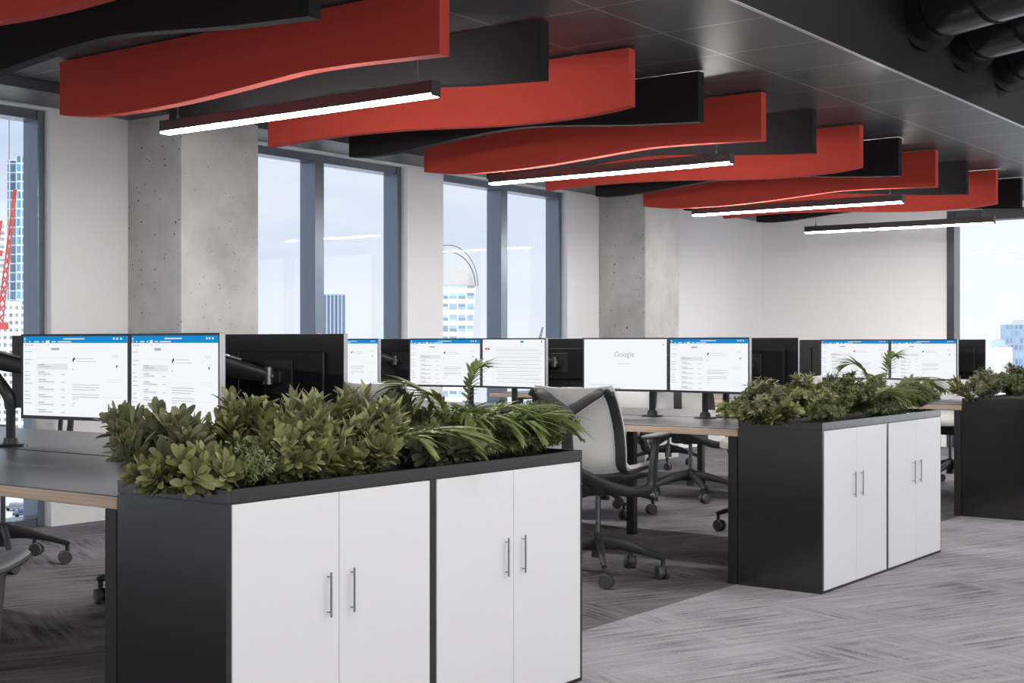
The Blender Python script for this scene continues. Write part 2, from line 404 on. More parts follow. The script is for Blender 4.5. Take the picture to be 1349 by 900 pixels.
for y0, lab in ((5.856, 'pitted bare concrete column, the nearer one, left of the tall window pair'), (11.708, 'farther bare concrete column standing between the last window and the white wall')):
    o = obj('concrete_column', bx(WX + 0.001, -7.02, y0, y0 + 0.675, 0, 2.684, bev=0.006), M['concrete']); tag(o, lab, 'column', 'concrete columns')

# ------------------------------------------------------------------ ceiling baffles
BX0, BX1, TH = -6.53, -3.795, 0.068
PA = [(0, 2.445), (.1, 2.412), (.2, 2.401), (.36, 2.405), (.5, 2.425), (.6, 2.443), (.7, 2.459), (.8, 2.457), (.88, 2.45), (1, 2.437)]
PB = [(0, 2.45), (.11, 2.463), (.24, 2.466), (.35, 2.459), (.46, 2.447), (.57, 2.428), (.68, 2.411), (.77, 2.404), (.87, 2.406), (.95, 2.417), (1, 2.434)]
PC = [(0, 2.468), (.05, 2.458), (.12, 2.460), (.22, 2.478), (.34, 2.507), (.45, 2.528), (.56, 2.533), (.68, 2.51), (.83, 2.474), (1, 2.447)]
def baffle(yb, prof, mat, label, grp):
    bm = bmesh.new()
    pts = catmull([(BX0 + s * (BX1 - BX0), 0, z) for s, z in prof], 6)
    front, back, tf, tb = [], [], [], []
    for p in pts:
        front.append(bm.verts.new((p.x, yb - TH, p.z))); back.append(bm.verts.new((p.x, yb, p.z)))
        tf.append(bm.verts.new((p.x, yb - TH, ZC - 0.012))); tb.append(bm.verts.new((p.x, yb, ZC - 0.012)))
    for i in range(len(pts) - 1):
        bm.faces.new((front[i], front[i + 1], tf[i + 1], tf[i])); bm.faces.new((back[i], tb[i], tb[i + 1], back[i + 1]))
        bm.faces.new((front[i], back[i], back[i + 1], front[i + 1])); bm.faces.new((tf[i], tf[i + 1], tb[i + 1], tb[i]))
    for i in (0, -1): bm.faces.new((front[i], tf[i], tb[i], back[i]))
    root = obj('ceiling_baffle', bm, mat); tag(root, label, 'ceiling baffle', grp)
    for x in (BX0 + 0.35, BX1 - 0.35): obj('fixing_bracket', bx(x - 0.02, x + 0.02, yb - TH + 0.015, yb - 0.015, ZC - 0.012, ZC - 0.0005), M['cable'], root)
ordn = ['nearest', 'second nearest', 'third nearest', 'fourth nearest', 'fifth nearest', 'sixth nearest', 'farthest']
for i in range(7):
    baffle(3.095 + 1.565 * i, (PB, PA)[i % 2], M['red'], 'red felt wavy ceiling baffle, %s of the seven red ones' % ordn[i], 'red wavy baffles under the ceiling')
    baffle(3.86 + 1.563 * i, PC, M['black_felt'], 'black felt wavy ceiling baffle, %s of the seven black ones' % ordn[i], 'black wavy baffles under the ceiling')

# ------------------------------------------------------------------ pendant lights
def pendant(y, label):
    t = thing('pendant_light', label, 'light', (-5.1, y, 2.34), 0, 'linear pendant lights')
    h = 0.98; bm = bmesh.new()
    box(bm, -h, h, -0.032, 0.032, 0.012, 0.072, bev=0.003)
    obj('housing', bm, M['lamp_body'], t)
    obj('diffuser', bx(-h + 0.006, h - 0.006, -0.03, 0.03, 0.0, 0.0118), M['lamp'], t)
    for s in (-1, 1):
        obj('end_cap', bx(s * h - (0.0 if s > 0 else 0.005), s * h + (0.005 if s > 0 else 0.0), -0.033, 0.033, 0.0, 0.073), M['lamp_body'], t)
        b = bmesh.new(); cyl(b, (s * 0.87, 0, 0.072), (s * 0.87, 0, ZC - 2.34), 0.0022, seg=8); cyl(b, (s * 0.87, 0, 0.072), (s * 0.87, 0, 0.092), 0.008, seg=10)
        obj('suspension_cable', b, M['cable'], t)
pendant(4.955, 'bright linear pendant light nearest the camera, in front of concrete column')
pendant(7.955, 'bright linear pendant light, second nearest, over the two middle windows')
pendant(11.0, 'linear pendant light, third from the camera, under the far baffles')
pendant(13.43, 'linear pendant light farthest away, in front of the white end wall')

# ------------------------------------------------------------------ ventilation ducts
dd = Vector((0.888, -0.461, 0))
for (y, lab) in ((7.99, 'black round ventilation duct, nearest of three, at top right corner'), (8.76, 'middle one of three black round ventilation ducts'), (9.61, 'farthest of three black round ventilation ducts, at right edge')):
    p = Vector((CX + 0.021, y, 3.165)); t = thing('ventilation_duct', lab, 'duct', p, 0, 'round ducts through the bulkhead')
    b = bmesh.new(); cyl(b, (0, 0, 0), dd * 6.5, 0.2, seg=40); obj('pipe', b, M['duct'], t, smooth=True)
    for k in range(9):
        b = bmesh.new(); q = dd * (0.22 + 0.36 * k * (1 + 0.05 * k)); cyl(b, q, q + dd * 0.02, 0.206, seg=40); obj('joint_ring', b, M['black_paint'], t, smooth=True)
    b = bmesh.new(); cyl(b, (0.045, 0, 0), (0.07, -0.012, 0), 0.255, seg=40); obj('wall_collar', b, M['black_paint'], t, smooth=True)

# ------------------------------------------------------------------ storage cabinets and planters
XF, XB, HC, LC = -2.626, -3.0617, 0.802, 1.6207
YB_ = {'near': 2.335, 'middle': 5.981, 'far': 9.276}
def cabinet(y0, label):
    L = LC / 2; t = thing('storage_cabinet', label, 'cabinet', ((XF + XB) / 2, y0 + L / 2, 0), 0, 'white-fronted storage cabinets')
    hx = (XF - XB) / 2; hy = L / 2; zt = HC - 0.038
    b = bmesh.new()
    fx = hx - 0.001
    box(b, -hx, fx, -hy, -hy + 0.018, 0.0, zt); box(b, -hx, fx, hy - 0.018, hy, 0.0, zt)
    box(b, -hx, fx - 0.02, -hy + 0.018, hy - 0.018, 0.0, 0.03); box(b, -hx, fx - 0.02, -hy + 0.018, hy - 0.018, zt - 0.018, zt)
    box(b, -hx, -hx + 0.01, -hy + 0.018, hy - 0.018, 0.03, zt - 0.018)
    box(b, fx - 0.02, fx, -hy + 0.018, hy - 0.018, 0.0, 0.012)
    obj('carcass', b, M['cabinet'], t)
    for s in (-1, 1):
        ya, yb = (-hy + 0.017, -0.0012) if s < 0 else (0.0012, hy - 0.017)
        d = obj('door', bx(fx - 0.019, fx + 0.004, ya, yb, 0.014, zt - 0.002, bev=0.0015), M['door'], t)
        hb = bmesh.new(); yh = s * 0.046; x = fx + 0.018
        cyl(hb, (x, yh, 0.425), (x, yh, 0.548), 0.003, seg=12)
        for z in (0.438, 0.535): cyl(hb, (fx + 0.004, yh, z), (x, yh, z), 0.0018, seg=10)
        obj('handle', hb, M['steel'], d, smooth=True)
for nm, y0 in YB_.items():
    where = {'near': 'nearest planter, in the left foreground', 'middle': 'middle planter at right of centre', 'far': 'far planter at the right edge'}[nm]
    cabinet(y0, 'white two-door cabinet with dark sides, nearer one under the ' + where)
    cabinet(y0 + LC / 2, 'white two-door cabinet, farther one of two under the ' + where)
    t = thing('planter_box', 'charcoal planter trough full of greenery, the ' + where, 'planter', ((XF + XB) / 2, y0 + LC / 2, HC - 0.038), 0, 'planter troughs on the cabinets')
    hx = (XF - XB) / 2; hy = LC / 2; b = bmesh.new(); w = 0.016
    box(b, -hx + 0.003, hx - 0.003, -hy + 0.003, hy - 0.003, 0.0004, 0.006)
    box(b, -hx, hx, -hy, -hy + w, 0.003, 0.038, bev=0.001); box(b, -hx, hx, hy - w, hy, 0.003, 0.038, bev=0.001)
    box(b, -hx, -hx + w, -hy + w, hy - w, 0.003, 0.038, bev=0.001); box(b, hx - w, hx, -hy + w, hy - w, 0.003, 0.038, bev=0.001)
    obj('trough', b, M['cabinet'], t)
    b = bmesh.new()
    r = bmesh.ops.create_grid(b, x_segments=10, y_segments=36, size=0.5)
    for v in b.verts:
        v.co = Vector((v.co.x * 2 * (hx - w), v.co.y * 2 * (hy - w), 0.02 + random.uniform(-0.004, 0.006)))
    obj('soil', b, M['soil'], t)

# ------------------------------------------------------------------ plants
class Leaves:
    def __init__(s): s.v = []; s.f = []
    def leaf(s, base, d, nrm, L, W, prof, bend=0.0, fold=0.25):
        d = d.normalized(); side = d.cross(nrm)
        if side.length < 1e-3: side = d.orthogonal()
        side.normalize(); nn = side.cross(d).normalized()
        n = len(prof); i0 = len(s.v)
        for k, w in enumerate(prof):
            t = k / (n - 1)
            c = base + d * (L * t) - nn * (bend * L * t * t)
            ww = W * 0.5 * w
            s.v += [tuple(c + side * ww + nn * ww * fold), tuple(c), tuple(c - side * ww + nn * ww * fold)]
        for k in range(n - 1):
            a = i0 + 3 * k
            s.f += [(a, a + 1, a + 4, a + 3), (a + 1, a + 2, a + 5, a + 4)]
    def tube(s, pts, r0, r1, seg=5):
        i0 = len(s.v); n = len(pts)
        for k, p in enumerate(pts):
            t = (pts[min(k + 1, n - 1)] - pts[max(k - 1, 0)]).normalized(); a = t.orthogonal().normalized(); b = t.cross(a)
            r = r0 + (r1 - r0) * k / max(1, n - 1)
            for j in range(seg):
                g = 2 * PI * j / seg; s.v.append(tuple(p + a * r * math.cos(g) + b * r * math.sin(g)))
        for k in range(n - 1):
            for j in range(seg):
                s.f.append((i0 + k * seg + j, i0 + k * seg + (j + 1) % seg, i0 + (k + 1) * seg + (j + 1) % seg, i0 + (k + 1) * seg + j))
    def build(s, name, mat, parent):
        me = bpy.data.meshes.new(name); me.from_pydata(s.v, [], s.f); me.materials.append(mat)
        for p in me.polygons: p.use_smooth = True
        return link(name, me, parent)

OB = [0.12, 0.36, 0.72, 1.0, 0.97, 0.38]          # paddle leaf
LA = [0.15, 0.75, 1.0, 0.8, 0.45, 0.03]          # lance leaf
ZP = HC - 0.018
def ok(p, q):                                       # keep foliage out of the trough walls
    return p.z > HC + 0.012 and q.z > HC + 0.005 or (XB + 0.03 < p.x < XF - 0.03 and q.z > ZP + 0.01 and XB + 0.03 < q.x < XF - 0.03)

def shrub(name, label, cx, cy, h, rx, ry, nst, mat, L, W, prof, lean=(0, 0), grp=None, nl=19, seed=1, bend=0.25):
    R = random.Random(seed)
    t = thing(name, label, 'plant', (cx, cy, ZP), 0, grp); o = Vector((cx, cy, ZP))
    lv, st = Leaves(), Leaves()
    nst = int(nst * 1.7)
    for i in range(nst):
        a = R.uniform(0, 2 * PI); q = math.sqrt(R.uniform(0.02, 1)); el = R.uniform(0.45, 1.0)
        hh = h * (1 - 0.42 * q * q) * el
        tip = o + Vector((math.cos(a) * q * rx + lean[0], math.sin(a) * q * ry + lean[1], max(0.045, hh)))
        b0 = o + Vector((math.cos(a) * q * min(rx, 0.12) * 0.45, math.sin(a) * q * ry * 0.4, 0))
        mid = (b0 + tip) / 2 + Vector((R.uniform(-.02, .02), R.uniform(-.02, .02), 0.12 * hh))
        P = catmull([b0, mid, tip], 5)
        P = [Vector((min(max(p.x, XB + 0.035), XF - 0.035), p.y, p.z)) if p.z < HC + 0.012 else p for p in P]
        st.tube([p - o for p in P], 0.0035, 0.0016)
        for k in range(nl):
            s = 1 - 0.86 * (k / nl) ** 1.2; fi = s * (len(P) - 1); j = min(int(fi), len(P) - 2)
            p = P[j].lerp(P[j + 1], fi - j); tg = (P[j + 1] - P[j]).normalized()
            ph = 2.4 * k + R.uniform(-.3, .3); u = tg.orthogonal().normalized(); v = tg.cross(u)
            rad = u * math.cos(ph) + v * math.sin(ph)
            op = 0.35 + 0.75 * (k / nl) + R.uniform(-.1, .15)
            d = tg * (1.05 - 0.55 * k / nl) + rad * op
            l_ = L * R.uniform(0.7, 1.15) * (0.75 + 0.3 * math.sin(PI * min(1, (k + 2) / nl)))
            if not ok(p + d.normalized() * l_, p): continue
            lv.leaf(p - o, d, (tg + rad * -0.2), l_, W * l_ / L * R.uniform(.85, 1.1), prof, bend * R.uniform(0.2, 1.3))
    lv.build('foliage', mat, t); st.build('stem', M['stem'], t); return t

def needle_bush(label, cx, cy, h, rx, ry, nbr, mat, seed, grp='fine-leaved bushes in the planters', L=0.021, W=0.0052, nl=46, name='fine_leaved_bush'):
    R = random.Random(seed); t = thing(name, label, 'plant', (cx, cy, ZP), 0, grp); o = Vector((cx, cy, ZP))
    lv, st = Leaves(), Leaves()
    nbr = int(nbr * 1.35)
    for i in range(nbr):
        a = R.uniform(0, 2 * PI); q = R.uniform(0, 1) ** 0.5; el = R.uniform(0.55, 1.0)
        tip = o + Vector((math.cos(a) * q * rx, math.sin(a) * q * ry, max(0.05, h * (1 - 0.5 * q * q) * el)))
        b0 = o + (tip - o) * 0.3; b0.z = ZP + (tip.z - ZP) * 0.25
        b0.x = min(max(b0.x, XB + 0.04), XF - 0.04)
        P = catmull([b0, b0.lerp(tip, .55) + Vector((R.uniform(-.012, .012), R.uniform(-.012, .012), .012)), tip], 6)
        st.tube([p - o for p in P], 0.0022, 0.0008, 4)
        for k in range(nl):
            s = 1 - 0.8 * k / nl; fi = s * (len(P) - 1); j = min(int(fi), len(P) - 2); p = P[j].lerp(P[j + 1], fi - j)
            tg = (P[j + 1] - P[j]).normalized(); ph = 2.4 * k + R.uniform(-.4, .4); u = tg.orthogonal().normalized(); v = tg.cross(u)
            rad = u * math.cos(ph) + v * math.sin(ph); d = tg * R.uniform(.45, .85) + rad
            l_ = L * R.uniform(.7, 1.2)
            if not ok(p + d.normalized() * l_, p): continue
            lv.leaf(p - o, d, tg, l_, W * R.uniform(.8, 1.2), [0.4, 1.0, 0.1], 0.15, 0.2)
    lv.build('foliage', mat, t); st.build('stem', M['stem'], t); return t

def palm(label, cx, cy, fronds, seed, name='potted_palm', grp='palms in the planters'):
    """fronds: (azimuth deg, reach, rise, droop, leaflet length)"""
    R = random.Random(seed); t = thing(name, label, 'plant', (cx, cy, ZP), 0, grp); o = Vector((cx, cy, ZP))
    for az, reach, rise, droop, ll in fronds:
        a = math.radians(az); dh = Vector((math.cos(a), math.sin(a), 0)); sd = Vector((-dh.y, dh.x, 0))
        P = [o + dh * (reach * s ** 1.15) + Vector((0, 0, rise * math.sin(min(1, s * 1.15) * PI * 0.5) - droop * s ** 2.4)) for s in [i / 14 for i in range(15)]]
        lv = Leaves(); st = Leaves(); st.tube([p - o for p in P], 0.0032, 0.0012)
        n = 18
        for k in range(n):
            s = 0.36 + 0.64 * k / (n - 1); fi = s * 14; j = min(int(fi), 13); p = P[j].lerp(P[j + 1], fi - j); tg = (P[j + 1] - P[j]).normalized()
            w = math.sin(PI * (0.16 + 0.74 * (s - .36) / .64))
            for sgn in (-1, 1):
                d = sd * sgn * (1.0 - 0.62 * (s - .36) / .64) + tg * (0.5 + 0.9 * (s - .36) / .64) + Vector((0, 0, 0.18)) + Vector((R.uniform(-.08, .08), R.uniform(-.08, .08), R.uniform(-.08, .08)))
                l_ = ll * w * R.uniform(.88, 1.1); q = p + d.normalized() * l_ - Vector((0, 0, .35 * l_))
                if not ok(q, p): 
                    l_ *= 0.5; q = p + d.normalized() * l_ - Vector((0, 0, .3 * l_))
                    if not ok(q, p): continue
                lv.leaf(p - o, d, Vector((0, 0, 1)) + tg * -.2, l_, 0.019 * (0.55 + 3.2 * ll), [0.35, .85, 1, .85, .5, .03], 0.30 * R.uniform(.5, 1.3), 0.3)
        f = lv.build('frond', M['palm'], t); st.build('stalk', M['palm'], f)
    return t

def on_x(px, X):
    a, b = ray(px); return X * b / a
GB = 'broad-leaved shrubs in the planters'
S_ = 'broad_leaved_shrub'
# near planter, left to right in the photo
shrub(S_, 'olive paddle-leaved shrub at the left end of the nearest planter, before the screen', -2.90, on_x(218, -2.9), 0.245, 0.155, 0.13, 19, M['leafD'], 0.062, 0.024, OB, grp=GB, seed=11, lean=(-0.03, -0.01))
shrub(S_, 'low yellow-green leafy shrub spilling over left front corner of nearest planter', -2.78, on_x(240, -2.8), 0.10, 0.17, 0.12, 26, M['leafA'], 0.058, 0.024, OB, grp=GB, seed=12)
needle_bush('small dark needle-leaved bush at the front corner of nearest planter', -2.71, on_x(316, -2.71), 0.14, 0.11, 0.12, 100, M['needle'], 13)
shrub(S_, 'bushy mid-green shrub in front of the black monitor arm, nearest planter', -2.88, on_x(318, -2.88), 0.225, 0.15, 0.16, 34, M['leafA'], 0.058, 0.023, OB, grp=GB, seed=14)
shrub(S_, 'sage-green shrub with lance leaves below the large black monitor back', -2.86, on_x(415, -2.86), 0.250, 0.15, 0.15, 36, M['leafB'], 0.060, 0.021, LA, grp=GB, seed=15)
shrub(S_, 'low leafy shrub along the front rim of nearest planter, above first doors', -2.74, on_x(405, -2.74), 0.125, 0.09, 0.15, 26, M['leafA'], 0.055, 0.024, OB, grp=GB, seed=16)
shrub(S_, 'tall pale green shrub left of the palm in nearest planter', -2.84, on_x(478, -2.84), 0.250, 0.13, 0.12, 32, M['leafB'], 0.062, 0.020, LA, grp=GB, seed=17)
shrub(S_, 'small dark grey-green shrub behind the palm, under white chair back', -2.97, on_x(530, -2.97), 0.225, 0.07, 0.09, 16, M['leafD'], 0.055, 0.020, OB, grp=GB, seed=18)
shrub(S_, 'shaded low shrub at the middle of nearest planter, below the palm', -2.76, on_x(585, -2.76), 0.125, 0.10, 0.16, 26, M['leafD'], 0.055, 0.024, OB, grp=GB, seed=19)
shrub(S_, 'dull green shrub filling behind the arching fronds, nearest planter', -2.9, on_x(575, -2.9), 0.17, 0.12, 0.12, 22, M['leafA'], 0.048, 0.021, OB, grp=GB, seed=20)
palm('palm with one big frond drooping over the near planter front', -2.80, on_x(500, -2.80), [(60, 0.36, 0.19, 0.17, 0.19), (20, 0.18, 0.15, 0.10, 0.13), (150, 0.2, 0.23, 0.12, 0.10)], 21)
palm('palm with upright arching fronds at the middle of the nearest planter', -2.84, on_x(603, -2.84), [(215, 0.24, 0.29, 0.07, 0.13), (78, 0.12, 0.31, 0.0, 0.085), (58, 0.28, 0.23, 0.11, 0.13), (-30, 0.16, 0.22, 0.10, 0.13), (250, 0.15, 0.26, 0.07, 0.1), (30, 0.2, 0.2, 0.12, 0.13)], 22)
palm('palm with fronds bending right beside the office chair, nearest planter', -2.80, on_x(655, -2.80), [(52, 0.30, 0.21, 0.15, 0.15), (10, 0.18, 0.18, 0.12, 0.14), (85, 0.28, 0.22, 0.11, 0.14)], 23)
needle_bush('dark green needle-leaved bush at the right end of nearest planter', -2.88, on_x(708, -2.88), 0.205, 0.15, 0.17, 130, M['needle'], 24)
needle_bush('fine-leaved bush behind the palms in nearest planter', -2.94, on_x(655, -2.94), 0.19, 0.11, 0.14, 90, M['needle'], 25)
needle_bush('low fine-leaved bush on the front rim above right-hand doors, nearest planter', -2.73, on_x(690, -2.73), 0.12, 0.09, 0.19, 110, M['needle'], 26)
needle_bush('low dark bush beside the drooping frond, nearest planter front', -2.74, on_x(625, -2.74), 0.10, 0.08, 0.11, 60, M['needle'], 27)
shrub(S_, 'bushy olive shrub in the first third of nearest planter, under the black monitor', -2.80, on_x(365, -2.80), 0.19, 0.13, 0.13, 26, M['leafA'], 0.055, 0.023, OB, grp=GB, seed=51)
shrub(S_, 'leafy shrub under the big drooping frond of nearest planter', -2.76, on_x(470, -2.76), 0.15, 0.11, 0.14, 26, M['leafA'], 0.052, 0.022, OB, grp=GB, seed=52)
needle_bush('fine-leaved bush filling the middle of nearest planter behind the tall palm', -2.9, on_x(612, -2.9), 0.18, 0.12, 0.13, 80, M['leafD'], 53)
# middle planter
SL = dict(L=0.030, W=0.011)
needle_bush('grey-green small-leaved bush at the left end of the middle planter', -2.93, on_x(1008, -2.93), 0.235, 0.13, 0.16, 70, M['leafD'], 31, nl=26, **SL)
shrub(S_, 'pale leafy sprigs hanging at the left corner of middle planter', -2.98, on_x(992, -2.98), 0.11, 0.10, 0.09, 16, M['leafA'], 0.06, 0.024, OB, grp=GB, seed=32, lean=(-0.05, -0.02))
needle_bush('olive bush with small leaves, second from left in middle planter', -2.86, on_x(1060, -2.86), 0.25, 0.15, 0.2, 110, M['leafA'], 33, nl=26, **SL)
needle_bush('dense green bush at the centre of the middle planter', -2.85, on_x(1112, -2.85), 0.26, 0.15, 0.2, 120, M['needle'], 34, L=0.028, W=0.008)
needle_bush('low dark bush along the front corner of middle planter', -2.72, on_x(1085, -2.72), 0.12, 0.10, 0.17, 90, M['needle'], 35)
shrub(S_, 'low yellowish leafy shrub on the dark end of middle planter', -2.88, on_x(1020, -2.88) - 0.02, 0.10, 0.15, 0.1, 20, M['leafA'], 0.05, 0.022, OB, grp=GB, seed=36)
palm('palm with a pale drooping frond at the front of middle planter', -2.78, on_x(1135, -2.78), [(60, 0.36, 0.22, 0.16, 0.18), (30, 0.2, 0.19, 0.12, 0.14)], 37)
palm('palm with upright fronds before the email screens, middle planter', -2.84, on_x(1160, -2.84), [(215, 0.2, 0.31, 0.05, 0.13), (75, 0.15, 0.33, 0.01, 0.10), (62, 0.44, 0.26, 0.13, 0.16), (120, 0.3, 0.25, 0.08, 0.13), (40, 0.25, 0.22, 0.1, 0.15)], 38)
needle_bush('dark needle-leaved bush at the right end of the middle planter', -2.86, on_x(1205, -2.86), 0.185, 0.14, 0.2, 120, M['needle'], 39)
needle_bush('low bush above the right-hand doors of the middle planter', -2.73, on_x(1165, -2.73), 0.11, 0.09, 0.2, 90, M['leafD'], 40, nl=30, **SL)
needle_bush('green bush between the two palms of the middle planter', -2.84, on_x(1158, -2.84), 0.20, 0.14, 0.2, 90, M['needle'], 54, L=0.026, W=0.007)
# far planter
needle_bush('grey-green small-leaved bush at the left end of the far planter', -2.95, on_x(1298, -2.95), 0.24, 0.12, 0.18, 80, M['leafD'], 41, nl=28, **SL)
shrub(S_, 'small leafy sprig leaning left from the far planter', -3.0, on_x(1277, -3.0), 0.15, 0.07, 0.07, 9, M['leafA'], 0.055, 0.02, LA, grp=GB, seed=42, lean=(-0.07, -0.02))
needle_bush('dense olive bush at the right edge of the photo, far planter', -2.84, on_x(1338, -2.84), 0.27, 0.15, 0.24, 130, M['needle'], 43, L=0.028, W=0.008)

# ------------------------------------------------------------------ desk benches
DZ = 0.758; PITCH = 1.315; CX1 = -3.81
def bench(y0, where):
    t = thing('bench_desk', 'long double-sided bench desk with dark top and oak edge, ' + where, 'desk', (XB - 0.004, y0, 0), 0, 'bench desks')
    Ld = 4.05; W = 1.6207
    for a, b in ((0.0, W / 2 - 0.012), (W / 2 + 0.012, W)):
        o = obj('desktop', bx(-Ld, 0, a + 0.003, b - 0.003, DZ - 0.004, DZ), M['desktop'], t)
        obj('oak_edge', bx(-Ld - 0.001, 0.001, a, b, DZ - 0.037, DZ - 0.0042, bev=0.002), M['oak'], o)
    for x in (-0.052, -1.37, -2.69, -Ld):
        ins = 0.0 if x == -0.052 else 0.38
        for y in (ins, W - ins - 0.05): obj('leg', bx(x, x + 0.05, y, y + 0.05, 0, DZ - 0.0375, bev=0.003), M['desk_metal'], t)
    for x in (-0.052, -1.37, -2.69, -Ld):
        obj('cross_rail', bx(x + 0.004, x + 0.046, 0.43 if x != -0.052 else 0.05, W - (0.43 if x != -0.052 else 0.05), DZ - 0.0745, DZ - 0.038), M['desk_metal'], t)
    obj('cable_tray', bx(-Ld + 0.06, -0.06, W / 2 - 0.1, W / 2 + 0.1, DZ - 0.075, DZ - 0.04, bev=0.004), M['desk_metal'], t)
bench(2.335, 'nearest one at the left edge'); bench(5.981, 'middle one behind the office chair'); bench(9.28, 'far one behind the middle planter')

# ------------------------------------------------------------------ monitors
MW, MH = 0.53, 0.302
def quad(bm, x0, x1, z0, z1, y, mi):
    vs = [bm.verts.new(p) for p in ((x0, y, z0), (x1, y, z0), (x1, y, z1), (x0, y, z1))]
    f = bm.faces.new(vs); f.material_index = mi
SM = ['s_white', 's_blue', 's_pale', 's_line', 's_dark', 's_red', 's_blue2']
def ui(kind, seed=0):
    """screen artwork as flat layers; u,v in 0..1 from the top-left corner"""
    R = random.Random(seed); bm = bmesh.new(); w, h = MW - 0.018, MH - 0.02
    def q(u0, v0, u1, v1, mi, layer=1): quad(bm, (u0 - .5) * w, (u1 - .5) * w, (0.5 - v1) * h, (0.5 - v0) * h, -0.0004 * layer, mi)
    q(0, 0, 1, 1, 0, 0)
    if kind == 'mail':
        q(0, 0, 1, 0.085, 1)
        q(0.40, 0.025, 0.60, 0.04, 2, 2); q(0.012, 0.02, 0.024, 0.05, 2, 2)
        for u in (0.87, 0.90, 0.935): q(u, 0.02, u + 0.016, 0.045, 2, 2)
        for u, wd in ((0.015, .012), (.06, .015), (.11, .05), (.19, .02), (.285, .04), (.345, .13)): q(u, 0.062, u + wd, 0.076, 2, 2)
        q(0.228, 0.053, 0.262, 0.085, 0, 2); q(0.248, 0.10, 0.254, 0.115, 1, 2)
        for u in (0.02, 0.05, 0.08): q(u, 0.105, u + .015, 0.12, 3, 2)
        q(0.28, 0.145, 0.36, 0.175, 3, 2)
        for k in range(14):
            if k in (1, 4, 9): continue
            v = 0.19 + 0.05 * k; q(0.015, v, 0.015 + R.uniform(.03, .085), v + 0.008, 3, 2)
        q(0.14, 0.345, 0.44, 0.42, 2, 2); q(0.135, 0.33, 0.1375, 0.75, 2, 2)
        q(0.155, 0.27, 0.43, 0.274, 2, 2)
        for k in range(7):
            v = 0.35 + 0.095 * k
            q(0.155, v, 0.155 + R.uniform(.05, .075), v + 0.012, 3, 3); q(0.155, v + .026, 0.155 + R.uniform(.11, .17), v + .036, 3, 3)
            if k > 0: q(0.375, v + .03, 0.415, v + .038, 3, 3)
            q(0.155, v + .048, 0.155 + R.uniform(.07, .18), v + .054, 2, 3)
        q(0.487, 0.28, 0.50, 0.315, 4, 2); q(0.498, 0.265, 0.512, 0.295, 4, 2); q(0.488, 0.40, 0.494, 0.42, 4, 2)
        q(0.53, 0.275, 0.68, 0.281, 3, 2); q(0.53, 0.312, 0.71, 0.317, 3, 2)
        q(0.50, 0.235, 0.66, 0.238, 2, 2)
        q(0.896, 0.355, 0.91, 0.385, 6, 2)
        for v, L_ in ((.60, .25), (.63, .255), (.66, .22), (.72, .255), (.75, .255), (.775, .06), (.83, .03), (.86, .02)): q(0.485, v, 0.485 + L_, v + .007, 3, 2)
        for v in (.53, .56, .75, .82, .86, .90, .93): q(0.80, v, 0.80 + R.uniform(.12, .17), v + .005, 2, 2)
        for v in (.235, .255): q(.86, v, .92, v + .004, 3, 2)
        q(0.05, .955, .23, .962, 2, 2)
    elif kind == 'document':
        q(0.04, 0.035, 0.11, 0.055, 2); q(0.04, 0.18, 0.075, 0.22, 5); q(0.082, 0.18, 0.12, 0.22, 5); q(0.62, 0.03, 0.67, 0.065, 6); q(0.945, 0.03, 0.96, 0.06, 4); q(.93, .12, .94, .13, 3)
        q(.04, .27, .045, .31, 2); q(.04, .12, .05, .13, 3)
        for k in range(20):
            v = 0.18 + 0.038 * k; q(0.24 - (0.01 if k % 3 else 0), v, 0.965 - R.uniform(0, .05), v + 0.008, 3 if k % 2 else 2)
    elif kind == 'search':
        q(0.955, 0.10, 0.965, 0.12, 4); q(0.42, 0.49, 0.57, 0.497, 3)
        q(0.05, .905, .40, .93, 2)
        for k in range(5): q(0.34 + .022 * k, .978, 0.355 + .022 * k, .994, 4)
        q(.462, .975, .475, .995, 2, 2)
    return bm

def text_mesh(s, size):
    cu = bpy.data.curves.new('letters', 'FONT'); cu.body = s; cu.size = size; cu.align_x = 'CENTER'
    o = bpy.data.objects.new('letters', cu); C.objects.link(o)
    dg = bpy.context.evaluated_depsgraph_get(); me = bpy.data.meshes.new_from_object(o.evaluated_get(dg))
    bpy.data.objects.remove(o); return me

def monitor(kind, seed=0):
    t = thing('monitor', 'monitor', 'monitor', (0, 0, 0), 0, 'desk monitors')
    b = bmesh.new(); box(b, -MW / 2, MW / 2, 0.0, 0.020, -MH / 2, MH / 2, bev=0.002)
    box(b, -MW * .36, MW * .36, 0.020, 0.036, -MH * .34, MH * .30, bev=0.006)
    obj('back_shell', b, M['mon_back'], t)
    b = bmesh.new(); e = 0.006; w, h = MW / 2, MH / 2
    for x0, x1, z0, z1 in ((-w, w, h - e, h), (-w, w, -h, -h + 0.011), (-w, -w + e, -h, h), (w - e, w, -h, h)): box(b, x0, x1, -0.004, 0.0, z0, z1)
    for x in (-1, 1): box(b, x * w - (0.0005 if x < 0 else -0.0), x * w + (0.0 if x < 0 else 0.0005), -0.0035, 0.018, -h + .001, h - .001, mi=1)
    obj('bezel', b, [M['bezel'], M['mon_side']], t)
    sc = obj('screen', ui(kind, seed), [M[k] for k in SM], t); sc.location = (0, -0.0012, 0.002)
    if kind == 'search':
        me = text_mesh('Google', 0.042); me.materials.append(M['s_line']); o = link('screen_lettering', me, sc); o.rotation_euler = (PI / 2, 0, 0); o.location = (-0.003, -0.0008, 0.042)
    b = bmesh.new(); box(b, -0.06, 0.06, 0.036, 0.044, -0.06, 0.06, bev=0.003); box(b, -0.02, 0.02, 0.044, 0.062, -0.02, 0.02, bev=0.003)
    for x in (-.045, .045):
        for z in (-.045, .045): cyl(b, (x, .044, z), (x, .047, z), .004, seg=10)
    obj('mounting_plate', b, M['arm'], t)
    return t
protos = {}
